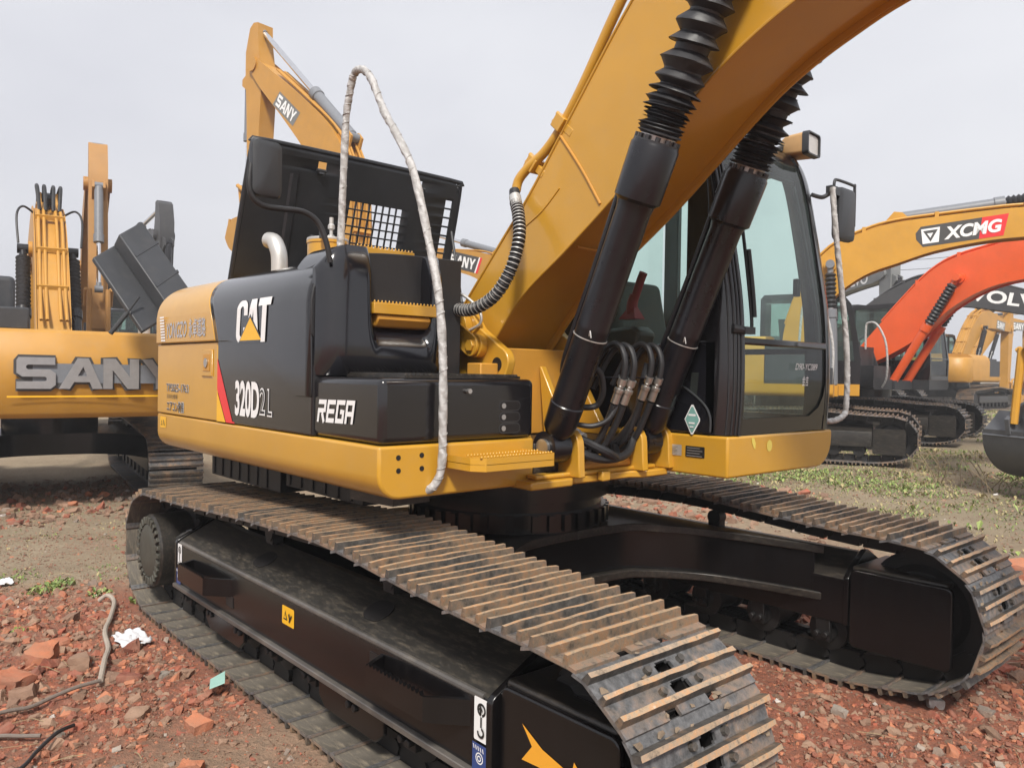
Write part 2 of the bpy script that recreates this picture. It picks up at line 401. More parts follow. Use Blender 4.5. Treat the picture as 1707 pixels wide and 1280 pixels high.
def shoe_mesh(seed):
    rs = random.Random(seed); b = MB(); hw = 0.299; zp = 0.050; tp = 0.011
    gs = (-0.069, 0.0, 0.069); g0 = 0.012
    def plate(s0, s1, cuts, z0=zp, z1=zp):
        ys = [-hw]
        for c0, c1 in cuts: ys += [c0, c1]
        ys.append(hw)
        for a, c in zip(ys[0::2], ys[1::2]):
            b.loft([[(s0, a, z0), (s0, c, z0), (s0, c, z0+tp), (s0, a, z0+tp)], [(s1, a, z1), (s1, c, z1), (s1, c, z1+tp), (s1, a, z1+tp)]], True, True)
    b.mi = 0
    plate(-0.069, -0.052, []); plate(-0.052, -0.044, [(-0.026, 0.026)]); plate(-0.044, -0.022, [(-0.036, 0.036)]); plate(-0.022, -0.014, [(-0.026, 0.026)]); plate(-0.014, 0.0, [])
    plate(0.0, 0.014, []); plate(0.014, 0.022, [(-0.024, 0.036)]); plate(0.022, 0.048, [(-0.034, 0.046)]); plate(0.048, 0.056, [(-0.024, 0.036)]); plate(0.056, 0.069, [])
    plate(-0.112, -0.069, [], zp-0.016, zp); plate(0.069, 0.080, [], zp, zp); plate(0.080, 0.108, [(-0.118, -0.066), (0.066, 0.118)], zp, zp-0.004)
    b.mi = 4; b.box(-0.095, 0.095, -hw+0.002, -0.11, zp-0.003, zp-0.0005); b.box(-0.095, 0.095, 0.11, hw-0.002, zp-0.003, zp-0.0005); b.mi = 0
    for g in gs:
        h = 0.033 if g else 0.031
        z = zp + tp*0.6
        b.mi = 2
        ns = 9; secs = []
        for k in range(ns+1):
            y = -hw + 2*hw*k/ns; q = h + rs.uniform(-0.0028, 0.0012) - (0.004 if k in (0, ns) and rs.random() < 0.5 else 0); w2 = 0.0075 + rs.uniform(-0.0012, 0.0012)
            secs.append([(g-g0, y, z), (g+g0, y, z), (g+w2+rs.uniform(-.0008, .0008), y, z+q), (g-w2+rs.uniform(-.0008, .0008), y, z+q-rs.uniform(0, .0012))])
        rows = [b.V(s) for s in secs]
        b.F(rows[0][::-1]); b.F(rows[-1])
        for A, B in zip(rows, rows[1:]):
            b.mi = 2; b.F([A[1], A[2], B[2], B[1]]); b.F([A[3], A[0], B[0], B[3]])
            b.mi = 1; b.F([A[2], A[3], B[3], B[2]])
    b.mi = 5
    for k in range(16):                # clods of dried mud between the grousers
        s_, y = rs.choice((-0.035, 0.035, -0.085, 0.088, -0.018, 0.018)) + rs.uniform(-.012, .012), rs.uniform(-hw+0.02, hw-0.02)
        if abs(y) < 0.05 and abs(s_) < 0.06: continue
        r = rs.uniform(0.004, 0.013)
        b.hull([(s_ + r*rs.uniform(-1, 1.2), y + r*rs.uniform(-1.6, 1.6), zp + tp*0.7 + r*rs.uniform(0, 0.75)) for q in range(9)])
    b.mi = 2
    for s_, y in ((-0.036, -0.075), (-0.036, 0.075), (0.036, -0.08), (0.036, 0.085)): b.cyl((s_, y, zp+tp), (s_, y, zp+tp+0.014), 0.014, 0.012, 8)
    b.mi = 3                     # the chain link under the shoe
    for y in (-0.085, 0.085): b.box(-0.085, 0.085, y-0.022, y+0.022, -0.045, zp-0.002)
    b.cyl((-0.085, -0.12, 0), (-0.085, 0.12, 0), 0.028, n=8)
    return b.mesh('track_shoe', [SHOE, GROU, GRSD, DARK, SHIN, MUD], 30)
SHOE_MES = [shoe_mesh(k) for k in range(7)]

def sec_frame(y0, sgn):
    """track frame cross-section (y, z); y0 centre line, sgn = side of the outer face"""
    f = lambda d, z: (y0 + sgn*d, z)
    return [f(0.235, 0.285), f(0.235, 0.512), f(0.229, 0.527), f(0.214, 0.538), f(0.02, 0.638), f(-0.02, 0.638), f(-0.16, 0.56), f(-0.2, 0.52), f(-0.2, 0.285)]
def track_side(y0, sgn, near):
    tr = MB()
    # chain rail strip inside the shoes (parent of the shoes)
    for yy in (-0.05, 0.05):
        n = 98
        secs = []
        for k in range(n):
            x, z = PAT(PLEN*k/n); x2, z2 = PAT(PLEN*k/n + 0.02); d = Vector((x2-x, 0, z2-z)).normalized(); q = Vector((d.z, 0, -d.x))*-1
            secs.append([(x+q.x*o_, y0+yy+j, z+q.z*o_) for o_, j in ((-0.03, -0.012), (0.03, -0.012), (0.03, 0.012), (-0.03, 0.012))])
        secs.append(secs[0]); tr.loft(secs, False, True)
    t = tr.build('track', DARK, EX)
    s0 = None
    # phase: a shoe centred at x = 0.907 on the top run
    best = min(range(2000), key=lambda k: abs(PAT(PLEN*k/2000)[0]-0.907) + (9 if PAT(PLEN*k/2000)[1] < 0.5 else 0))
    s0 = PLEN*best/2000
    for i in range(49):
        sa = s0 + (i-0.5)*PITCH_S; a = PAT(sa); b = PAT(sa+PITCH_S)
        d = Vector((b[0]-a[0], 0, b[1]-a[1])).normalized(); nrm = Vector((-d.z, 0, d.x)); m = ((a[0]+b[0])/2, (a[1]+b[1])/2)
        o = bpy.data.objects.new('track_shoe', SHOE_MES[(i*3 + i//5) % 7]); col.objects.link(o); o.parent = t
        yv = nrm.cross(d)
        j = random.uniform(-0.004, 0.004)
        o.matrix_local = Matrix(((d.x, yv.x, nrm.x, m[0]), (d.y, yv.y, nrm.y, y0+j), (d.z, yv.z, nrm.z, m[1]), (0, 0, 0, 1)))
    # frame
    fr = MB(); prof = sec_frame(y0, sgn)
    fr.mi = 0; x0, x1 = -1.36, 1.53
    fr.loft([[(x, y, z) for y, z in prof] for x in (x0, x1)], False, True)
    fr.F(fr.V([(x0, y, z) for y, z in prof])); fr.F(fr.V([(x1, y, z) for y, z in prof]))
    ff = fr.bm.faces; ff.ensure_lookup_table()
    for f in ff:                    # the sloped top plates carry the mud
        c = f.calc_center_median()
        if c.z > 0.53 and -1.3 < c.x < 1.5: f.material_index = 1
    fo = fr.build('track_frame', [BLKF, SLOPE if near else BLKD], EX, 0.006, 2, 24)
    b = MB()                       # lower flange rail
    yo = y0 + sgn*0.235
    b.box(x0-0.02, x1+0.04, min(yo-sgn*0.03, yo+sgn*0.022), max(yo-sgn*0.03, yo+sgn*0.022), 0.262, 0.286)
    b.build('flange_rail', DUSTY_SHEEN if near else BLKD, fo, 0.004)
    b = MB(); b.tube([(x0+0.03, y0+sgn*0.2215, 0.5245), (x1-0.03, y0+sgn*0.2215, 0.5245)], 0.0145, 10); b.build('dusty_sheen_edge', DUSTY_SHEEN if near else BLKF, fo)  # sky sheen of the rounded top edge, painted as a paler tube
    for xx in (x0-0.012, x1+0.012):  # end plates that follow the section
        b = MB()
        pr = [(y0 + (y-y0)*1.035, 0.285 + (z-0.285)*1.04) for y, z in prof]
        b.prism(pr, xx-0.014, xx+0.014, 'yz'); b.build('end_plate', BLKF, fo, 0.004)
    # oval holes in the sloped plate: dark recessed slots
    if near:
        for hx in (-0.40, 0.69):
            b = MB(); u = Vector((0, 0.194, 0.10)).normalized()
            cpt = Vector((hx, y0 + sgn*0.117, 0.588)); nrm = Vector((0, -0.10, 0.194)).normalized()
            pts = []
            for k in range(24):
                a = 2*math.pi*k/24; p = 0.075*math.copysign(min(1, abs(math.cos(a))**0.7), math.cos(a)); q = 0.058*math.sin(a)
                pts.append(cpt + SX*p + u*q + nrm*0.004)
            b.loft([pts, [p - nrm*0.003 for p in pts]], True, True); b.build('frame_hole', DARK, fo)
    # rollers and guards
    for k in range(8):
        x = -1.28 + k*0.385
        b = MB(); b.lathe((x, y0-0.16, 0.215), SY, [(0, 0.05), (0.02, 0.06), (0.03, 0.105), (0.06, 0.105), (0.07, 0.085), (0.25, 0.085), (0.26, 0.105), (0.29, 0.105), (0.30, 0.06), (0.32, 0.05)], 18)
        b.build('track_roller', DARK, fo)
        for s_ in (-1, 1):
            b = MB(); b.box(x-0.04, x+0.04, y0+s_*0.178-0.015, y0+s_*0.178+0.015, 0.17, 0.29)
            b.cyl((x-0.025, y0+s_*0.178, 0.21), (x-0.025, y0+s_*0.222, 0.21), 0.016, n=8); b.cyl((x+0.025, y0+s_*0.178, 0.21), (x+0.025, y0+s_*0.222, 0.21), 0.016, n=8)
            b.build('roller_bracket', DARK, fo, 0.004)
    for gx in (-0.70, 0.62):
        b = MB(); b.prism([(gx-0.26, 0.29), (gx-0.26, 0.17), (gx-0.20, 0.125), (gx+0.20, 0.125), (gx+0.26, 0.17), (gx+0.26, 0.29)], y0+sgn*0.19, y0+sgn*0.21, 'xz')
        b.build('roller_guard', BLKF, fo, 0.005)
    for cx_ in (-0.55, 0.62):
        b = MB(); b.cyl((cx_, y0-0.035, 0.69), (cx_, y0+0.035, 0.69), 0.045, n=16); b.box(cx_-0.04, cx_+0.04, y0-0.03, y0+0.03, 0.62, 0.68); b.build('carrier_roller', DARK, fo)
    # idler yoke box at the front
    ya, yb = y0-0.215, y0+0.215
    ys_ = ((ya, ya+0.028), (yb-0.028, yb)) if sgn < 0 else ((yb-0.028, yb), (ya, ya+0.028))
    yk = MB().prism(rrect(1.565, 2.055, 0.185, 0.585, 0.03, 3), ys_[0][0], ys_[0][1], 'xz').build('idler_yoke', BLKF, EX, 0.008)
    MB().prism(rrect(1.565, 2.055, 0.185, 0.585, 0.03, 3), ys_[1][0], ys_[1][1], 'xz').build('yoke_plate', BLKF, yk, 0.008)
    b = MB(); b.prism([(1.568, ya+0.02), (2.03, ya+0.02), (2.03, ya+0.10), (1.80, ya+0.105), (1.72, ya+0.16), (1.70, y0), (1.72, yb-0.16), (1.80, yb-0.105), (2.03, yb-0.10), (2.03, yb-0.02), (1.568, yb-0.02)], 0.572, 0.600, 'xy')
    b.build('yoke_top', BLKD, yk, 0.012)
    b = MB(); b.box(1.566, 1.60, ya+0.03, yb-0.03, 0.20, 0.571); b.build('yoke_back', BLKF, yk, 0.004)
    b = MB(); b.lathe((1.87, y0-0.11, 0.425), SY, [(0, 0.06), (0.0, 0.19), (0.03, 0.22), (0.03, 0.262), (0.07, 0.262), (0.07, 0.286), (0.15, 0.286), (0.15, 0.262), (0.19, 0.262), (0.19, 0.22), (0.22, 0.19), (0.22, 0.06)], 40); b.build('idler_wheel', DARK, EX)
    # sprocket and final drive at the rear
    b = MB(); pts = []
    for k in range(21*4):
        a = 2*math.pi*k/84; r = 0.315 if k % 4 in (1, 2) else 0.272; pts.append((-1.83 + r*math.cos(a), 0.395 + r*math.sin(a)))
    b.prism(pts, y0-0.03, y0+0.03, 'xz'); b.build('sprocket', DARK, EX, 0.004)
    e = sgn
    b = MB(); b.lathe((-1.83, y0 - e*0.2, 0.395), (0, e, 0), [(0, 0.2), (0.19, 0.2), (0.19, 0.232), (0.26, 0.232), (0.44, 0.228), (0.455, 0.215), (0.455, 0.10)], 48)
    fd = b.build('final_drive', BLKD, EX)
    b = MB(); ce = y0 + e*0.258
    for k in range(26):
        a = 2*math.pi*k/26
        M = Matrix.Translation((-1.83, ce, 0.395)) @ Matrix.Rotation(a, 4, 'Y')
        b.box(0.168, 0.216, -0.012, 0.014, -0.014, 0.014, M)
    b.build('bolt_ring', DRIVE, fd, 0.003)
    b = MB(); b.lathe((-1.83, y0 + e*0.25, 0.395), (0, e, 0), [(0, 0.165), (0.012, 0.165), (0.018, 0.155), (0.018, 0.05), (0.016, 0.01)], 36); b.build('drive_cover', DRIVE, fd)
    b = MB(); b.prism([(-1.47, 0.30), (-1.36, 0.29), (-1.36, 0.60), (-1.50, 0.56), (-1.66, 0.50), (-1.66, 0.30)], y0-0.16, y0+0.16, 'xz'); b.build('drive_mount', BLKF, fo, 0.01)
    return fo, yk
NF, NYK = track_side(-1.181, -1, True)
FF, FYK = track_side(1.181, 1, False)

# decals on the near frame
YF = -1.181-0.235
def step(x0, x1, dep, par, mat, zt, zb, y):
    b = MB(); pts = [(x0, y), (x0+0.06, y-dep), (x1-0.12, y-dep), (x1, y)]
    inn = [(x0+0.02, y), (x0+0.07, y-dep+0.012), (x1-0.125, y-dep+0.012), (x1-0.03, y)]
    b.loft([[(px, py, zb) for px, py in pts], [(px, py, zt) for px, py in pts], [(px, py, zt) for px, py in inn], [(px, py, zb) for px, py in inn]], False)
    for k in range(14):
        xa = x0+0.075 + (x1-x0-0.20)*k/14
        b.prism([(xa, zt), (xa+0.010, zt+0.012), (xa+0.016, zt)], y-dep-0.002, y-dep+0.014, 'xz')
    return b.build('step', mat, par)
step(-1.10, -0.54, 0.105, NF, BLKF, 0.475, 0.385, YF)
step(0.90, 1.44, 0.105, NF, BLKF, 0.50, 0.415, YF)
for (xa, za) in ((-0.56, 0.36), (0.865, 0.46)):
    b = MB(); b.box(xa-0.045, xa+0.045, YF-0.0035, YF+0.01, za-0.028, za+0.028); b.build('frame_slot', DARK, NF)
def hook_sticker(x, s, parent, yy):
    o = (x, yy, 0.44); w_ = 0.075*s
    P_ = [(0, rrect(-w_/2, w_/2, -0.055, 0.085, 0.006))]
    def ringp(cx, cy, r0, r1, a0, a1, n=14):
        q = [(cx+r1*math.cos(R(a0+(a1-a0)*k/n)), cy+r1*math.sin(R(a0+(a1-a0)*k/n))) for k in range(n+1)]
        return q + [(cx+r0*math.cos(R(a1-(a1-a0)*k/n)), cy+r0*math.sin(R(a1-(a1-a0)*k/n))) for k in range(n+1)]
    P_.append((1, ringp(0, 0.048, 0.014, 0.022, -80, 260))); P_.append((1, [(-0.004, 0.026), (0.004, 0.026), (0.004, -0.008), (-0.004, -0.008)]))
    P_.append((1, ringp(0, -0.024, 0.010, 0.018, -190, 80)))
    P_.append((1, [(-0.012, 0.048), (0, 0.066), (0.012, 0.048), (0.005, 0.048), (0.005, 0.036), (-0.005, 0.036), (-0.005, 0.048)]))
    P_.append((2, [(-w_/2, -0.15), (w_/2, -0.15), (w_/2, -0.06), (-w_/2, -0.06)]))
    P_.append((0, ringp(0, -0.105, 0.015, 0.019, 0, 359))); P_.append((0, ringp(0, -0.105, 0.006, 0.010, 0, 359)))
    for k in range(5): P_.append((0, [(-0.03+k*0.013, -0.064), (-0.026+k*0.013, -0.064), (-0.022+k*0.013, -0.078), (-0.026+k*0.013, -0.078)]))
    poly_decal(P_, o, SX, SZ, [WHT, BDC, BLU], parent, 'lifting_sticker', 0.002, label='white lifting hook sticker above a blue one')
hook_sticker(-1.315, 0.9, NF, YF); hook_sticker(1.500, 1.0, NF, YF)
poly_decal([(0, rrect(-0.06, 0.06, -0.042, 0.042, 0.008)), (1, [(-0.045, -0.02), (-0.005, -0.02), (-0.025, 0.022)]), (0, [(-0.036, -0.013), (-0.014, -0.013), (-0.025, 0.010)]),
            (1, [(0.012, -0.02), (0.02, -0.025), (0.045, 0.01), (0.038, 0.016)]), (1, [(0.01, 0.012), (0.022, 0.02), (0.03, -0.012), (0.02, -0.014)])], (0.115, YF, 0.447), SX, SZ, [YDC, BDC], NF, 'warning_sticker')
YY = -1.181-0.215
poly_decal([(0, [(-0.12, 0.075), (-0.03, 0.028), (0.09, 0.0), (0.10, 0.04), (0.20, -0.045), (0.085, -0.10), (0.085, -0.055), (-0.04, -0.03), (-0.12, -0.035), (-0.075, 0.02)])], (1.79, YY, 0.425), SX, SZ, [ODC], NYK, 'arrow_sticker')

# ---- carbody and swing bearing
def body_outline(g):
    q = [(0.56+g, 0.0), (0.57+g, 0.22), (0.62+g, 0.45), (0.80+g, 0.72), (1.05+g, 0.86), (1.42+g, 0.985)]
    e = [(1.18, 0.985), (0.72-g, 0.985), (0.40, 0.93)]
    half = curve2(q, 5)
    up_ = half + [(0.2, 0.975), (-0.2, 0.975)] + [(-x, y) for x, y in half[::-1]]
    return up_ + [(x, -y) for x, y in up_[::-1]]
def zt(y): return 0.735 - 0.10*max(0, abs(y)-0.4)
ol = body_outline(0.0); oi = body_outline(-0.055)
b = MB(); b.loft([[(x, y, zt(y)-0.045) for x, y in ol], [(x, y, zt(y)) for x, y in ol]], True, True)
cb = b.build('carbody', BLKD, EX, 0.006)
b = MB(); b.loft([[(x, y, 0.475-0.08*max(0, abs(y)-0.4)) for x, y in oi], [(x, y, zt(y)-0.046) for x, y in oi]], True, True); b.build('body_web', BLKF, cb)
b = MB(); b.loft([[(x, y, 0.43-0.08*max(0, abs(y)-0.4)) for x, y in ol], [(x, y, 0.474-0.08*max(0, abs(y)-0.4)) for x, y in ol]], True, True); b.build('body_flange', BLKD, cb, 0.006)
b = MB(); b.lathe((0, 0, 0.735), SZ, [(0, 0.56), (0.10, 0.56), (0.10, 0.535), (0.16, 0.535), (0.16, 0.575), (0.25, 0.575), (0.25, 0.52), (0.33, 0.52)], 64)
for k in range(40):
    a = 2*math.pi*k/40; b.cyl((0.555*math.cos(a), 0.555*math.sin(a), 0.985), (0.555*math.cos(a), 0.555*math.sin(a), 0.91-0.02), 0.013, n=6)
    b.box(0.56, 0.578, -0.02, 0.02, 0.745, 0.83, Matrix.Rotation(a, 4, 'Z'))
b.build('swing_bearing', BLKF, EX)

# ---- upper frame: skirts, centre frame, cab base
W_ = 1.376
dk = EX
def skirt_sec(y_in, y_out, z0, z1, r=0.11):
    s = 1 if y_out > y_in else -1
    p = [(y_in, z1), (y_out, z1)]
    for k in range(7):
        a = R(90*k/6); p.append((y_out - s*r*(1-math.cos(a)), z0 + r*(1-math.sin(a))))
    p.append((y_in, z0)); return p
b = MB(); sec = skirt_sec(-0.55, -W_, 1.052, 1.267, 0.10)
b.loft([[(x, y, z) for y, z in sec] for x in (-1.89, 0.795)], True, True)
sk = b.build('side_skirt', YEL, dk, 0.012, 3)
b = MB(); sec = skirt_sec(0.318, W_, 1.062, 1.267, 0.16)
b.loft([[(x, y, z) for y, z in sec] for x in (-1.7, 1.252)], True, True)
ck = b.build('cab_skirt', YEL, dk, 0.012, 3)
b = MB(); b.box(-1.9, 0.79, -0.545, 0.312, 1.09, 1.24); b.box(-1.85, 0.6, -1.2, -0.5, 1.03, 1.06); b.build('centre_frame', BLKD, dk, 0.006)
b = MB(); b.prism([(0.62, -0.66), (0.90, -0.66), (0.90, -0.40), (0.865, -0.36), (0.865, 0.05), (0.90, 0.1), (0.90, 0.312), (0.62, 0.312)], 1.045, 1.082, 'xy')
b.box(0.80, 0.868, -0.60, 0.25, 1.083, 1.105)
b.box(0.866, 0.905, -0.20, -0.14, 1.05, 1.10)
nose = b.build('nose_plate', YEL, dk, 0.008)
b = MB(); b.loft([[(0.66, y, 1.083), (0.845, y, 1.106), (0.845, y, 1.14), (0.70, y, 1.24)] for y in (-0.34, 0.08)], True, True); b.build('nose_web', YEL2, dk, 0.01)
for yc in (-0.47, 0.20):           # ears for the boom cylinder feet
    for s_ in ((1,) if yc < 0 else (-1, 1)):
        yy = yc + s_*0.105
        b = MB(); pr = [(0.68, 1.083), (0.93, 1.083), (0.925, 1.13)] + [(0.835 + 0.085*math.cos(R(a)), 1.225 + 0.085*math.sin(R(a))) for a in range(0, 181, 20)] + [(0.70, 1.16)]
        b.prism(pr, yy-0.021, yy+0.021, 'xz'); b.build('cylinder_ear', YEL, nose, 0.006)
    b = MB(); b.cyl((0.835, yc-(0.07 if yc < 0 else 0.15), 1.225), (0.835, yc+0.15, 1.225), 0.04, n=20); b.build('foot_pin', STL, nose)
for s_, yy in ((-1, -0.42), (1, 0.165)):     # boom foot brackets
    b = MB()
    pr = [(-0.35, 1.241), (0.62, 1.241), (0.56, 1.32), (0.44, 1.50)] + [(0.40 + 0.085*math.cos(R(a)), 1.61 + 0.085*math.sin(R(a))) for a in range(0, 76, 15)] + [(0.26, 1.79), (0.19, 1.87)] + [(0.10 + 0.13*math.cos(R(a)), 1.79 + 0.12*math.sin(R(a))) for a in range(50, 181, 20)] + [(-0.06, 1.60)]
    b.prism(pr, yy-0.025, yy+0.025, 'xz'); br = b.build('boom_bracket', YEL, dk, 0.006)
    if s_ < 0:
        b = MB(); b.cyl((0.10, yy-0.075, 1.79), (0.10, yy-0.026, 1.79), 0.105, 0.098, 28); b.cyl((0.10, yy-0.078, 1.79), (0.10, yy-0.074, 1.79), 0.03, n=12)
        b.prism([(0.10 + 0.055*math.cos(R(a)), 1.79 + 0.055*math.sin(R(a))) for a in range(60, 241, 20)] + [(0.26 + 0.055*math.cos(R(a)), 1.70 + 0.055*math.sin(R(a))) for a in range(240, 421, 20)], yy-0.092, yy-0.076, 'xz')
        b.cyl((0.265, yy-0.105, 1.70), (0.265, yy-0.026, 1.70), 0.032, n=6); b.cyl((0.265, yy-0.07, 1.70), (0.265, yy-0.026, 1.70), 0.062, n=20)
        b.build('boom_pin', YEL, br, 0.004)
        b = MB(); b.cyl((0.40, yy-0.0285, 1.605), (0.40, yy-0.026, 1.605), 0.036, n=20); b.build('bracket_hole', DARK, br)
b = MB(); b.box(0.20, 0.40, -0.394, 0.139, 1.245, 1.69); b.box(0.30, 0.41, -0.56, -0.446, 1.245, 1.61); b.build('bracket_web', YEL2, dk, 0.006)
b = MB(); b.prism([(0.45, 1.24), (0.63, 1.24), (0.42, 1.60), (0.405, 1.60)], -0.16, -0.12, 'xz'); b.build('frame_gusset', YEL, dk, 0.006)
for (yy, zz) in ((-1.285, 1.22), (-1.173, 1.224), (-1.284, 1.168), (-1.172, 1.17)):
    b = MB(); b.cyl((0.785, yy, zz), (0.7965, yy, zz), 0.011, n=14); b.build('bolt_hole', DARK, sk)
poly_decal([(0, rrect(-0.055, 0.055, -0.035, 0.035, 0.006)), (1, [(-0.04, -0.02), (-0.008, -0.02), (-0.024, 0.016)]), (0, [(-0.032, -0.015), (-0.016, -0.015), (-0.024, 0.004)]), (1, [(0.01, 0.015), (0.02, 0.015), (0.04, -0.02), (0.028, -0.02)])], (-1.77, -W_, 1.215), SX, SZ, [YDC, BDC], sk, 'warning_sticker')
# entry step on the front of the skirt
b = MB(); pts = [(0.796, -1.06), (0.97, -1.06), (1.02, -1.02), (1.02, -0.64), (1.0, -0.62), (0.796, -0.62)]
b.loft([[(x, y, z) for x, y in pts] for z in (1.168, 1.222)], False, True)
b.prism(pts, 1.19, 1.20, 'xy')
for k in range(24):
    y = -1.04 + k*0.0168
    for xx in (1.008, 0.92): b.prism([(y, 1.221), (y+0.006, 1.234), (y+0.012, 1.221)], xx-0.006, xx+0.006, 'yz')
b.build('entry_step', YEL, dk, 0.004)
# plates and stickers on the cab skirt
poly_decal([(0, rrect(-0.055, 0.055, -0.028, 0.028, 0.004))] + [(1, [(-0.045, 0.018-k*0.009), (0.03-0.01*(k % 2), 0.018-k*0.009), (0.03-0.01*(k % 2), 0.014-k*0.009), (-0.045, 0.014-k*0.009)]) for k in range(5)], (0.925, 0.318, 1.180), SX, SZ, [GAL, GRY], ck, 'serial_plate')
poly_decal([(0, rrect(-0.058, 0.058, -0.028, 0.028, 0.004))] + [(1, [(-0.048, 0.02-k*0.013), (0.03+0.016*(k % 2), 0.02-k*0.013), (0.03+0.016*(k % 2), 0.0165-k*0.013), (-0.048, 0.0165-k*0.013)]) for k in range(4)], (1.062, 0.318, 1.179), SX, SZ, [BDC, GRY], ck, 'data_plate')
circ = lambda r, n=20: [(r*math.cos(2*math.pi*k/n), r*1.15*math.sin(2*math.pi*k/n)) for k in range(n)]
PALE = plain('pale_yellow_sticker', (0.62, 0.50, 0.10), 0.4)
poly_decal([(0, circ(0.026))], (1.252, 0.697, 1.207), SY, SZ, [PALE], ck, 'round_sticker')
poly_decal([(0, [(-0.02, 0.03), (0.005, 0.028), (0.02, 0.0), (0.016, -0.03), (0.002, -0.022), (-0.014, 0.004)])], (1.252, 0.545, 1.225), SY, SZ, [PALE], ck, 'round_sticker', label='half torn pale yellow sticker')
# underside lugs and hoses beneath
b = MB(); b.prism([(0.38, -1.26), (0.66, -1.22), (0.64, -1.02), (0.40, -1.06)], 1.0, 1.04, 'xy'); b.build('belly_plate', BLKD, dk)
for (xa, xb, z) in ((-1.62, -0.62, 0.885), (-0.55, 0.25, 0.935)):
    b = MB(); b.box(xa, xb, -1.12, -0.35, z, 1.045)
    for k in range(int((xb-xa)/0.13)): b.box(xa+0.02+k*0.13, xa+0.06+k*0.13, -1.128, -1.121, z+0.01, 1.04)
    b.build('belly_guard', DARK, dk, 0.004)
b = MB(); b.box(-1.66, -0.58, -1.17, -1.10, 1.030, 1.046); b.build('guard_strip', GAL, dk)

# ---- engine housing
PR = [(-1.388, 1.71), (-1.388, 1.87), (-1.372, 1.945), (-1.325, 2.015), (-1.245, 2.07), (-1.12, 2.105), (-0.9, 2.122), (-0.55, 2.128)]
PRS = PR[:1] + curve2(PR[1:], 4)
hs_ = EX
def xdiv(z): return -0.872 - 0.30*max(0, (z-1.71)/0.40)**1.6
b = MB()
b.box(-1.89, -0.8715, -W_, -W_+0.02, 1.272, 1.705)
rd = b.build('rear_door', YEL, hs_, 0.006)
b = MB(); b.loft([[(x if i == 0 else xdiv(z)-0.002, y, z) for y, z in PRS] + [(x if i == 0 else xdiv(2.12)-0.002, -0.56, 1.72), (x if i == 0 else -0.874, -1.36, 1.712)] for i, x in enumerate((-1.89, -0.87))], True, True)
rh = b.build('rear_hood', YEL, hs_, 0.008)
# black upper cowl with a lower edge that sweeps down to the front
secs = []
for k in range(25):
    x = -0.87 + (0.235+0.87)*k/24
    t = max(0, (x+0.72)/0.80); dz = 0.265*min(1, t)**1.5*(1.0)
    zb = 1.71 - dz
    row = [(x, -1.388, zb)] + [(x + (xdiv(z)+0.872)*max(0, 1-k/12.0), y, z) for y, z in PRS[1:]]
    secs.append([(x, -1.377, zb-0.004)] + row)
b = MB(); b.loft(secs, False); cw = b.build('front_cowl', BLK, hs_, 0); q_ = cw.modifiers.new('thick', 'SOLIDIFY'); q_.thickness = 0.018; q_.offset = -1
b = MB(); b.box(-0.869, 0.235, -W_, -W_+0.02, 1.272, 1.72); sp = b.build('side_panel', BLK, hs_, 0.006)
b = MB(); b.prism([(-1.36, 1.28), (-1.36, 1.7), (-1.34, 1.92), (-1.2, 2.04), (-0.62, 2.10), (-0.62, 1.28)], -1.88, 0.15, 'yz'); b.build('inner_wall', DARK, hs_)
b = MB(); b.box(-1.86, -0.42, -0.50, 1.15, 1.27, 2.0); b.box(-0.40, -0.05, -0.3, 0.12, 1.27, 1.55); b.build('engine_block', DARK, hs_, 0.03)
b = MB(); b.box(-1.88, 0.0, 0.40, 1.36, 1.27, 1.72); b.build('left_panel', BLK, hs_, 0.03)
b = MB(); b.prism([(-1.372, 1.272), (-1.372, 1.71), (-1.386, 1.72)] + PRS[1:] + [(-0.56, 2.10), (-0.56, 1.272)], 0.228, 0.243, 'yz'); b.build('rubber_seal', RUB, hs_, 0.004)
# stripes, number and word marks
poly_decal([(0, [(0, 0), (0.215, -0.335), (0.245, -0.335-0.003), (0.245, -0.345), (0.13, -0.345), (0, -0.17)]), (1, [(0, -0.175), (0.125, -0.345), (0, -0.345)])], (-0.868, -W_, 1.618), SX, SZ, [RED, YDC], sp, 'side_stripe')
lettering('320D', (-0.465, -W_, 1.408), (1, 0, -0.01), SZ, 0.30, 0.185, WHT, sp, bold=0.035)
def outline_text(body, org, wd, ht, par):
    me = text_mesh(body, 0.03); me.materials.append(WHT); place_mesh(me, org, (1, 0, -0.01), SZ, wd, ht, 0.003); mk('lettering', me, par)
    me = text_mesh(body, -0.012); me.materials.append(BDC); place_mesh(me, org, (1, 0, -0.01), SZ, wd*0.86, ht*0.88, 0.0045); mk('lettering', me, par)
outline_text('2', (-0.276, -W_, 1.402), 0.065, 0.135, sp); outline_text('L', (-0.192, -W_, 1.399), 0.056, 0.135, sp)
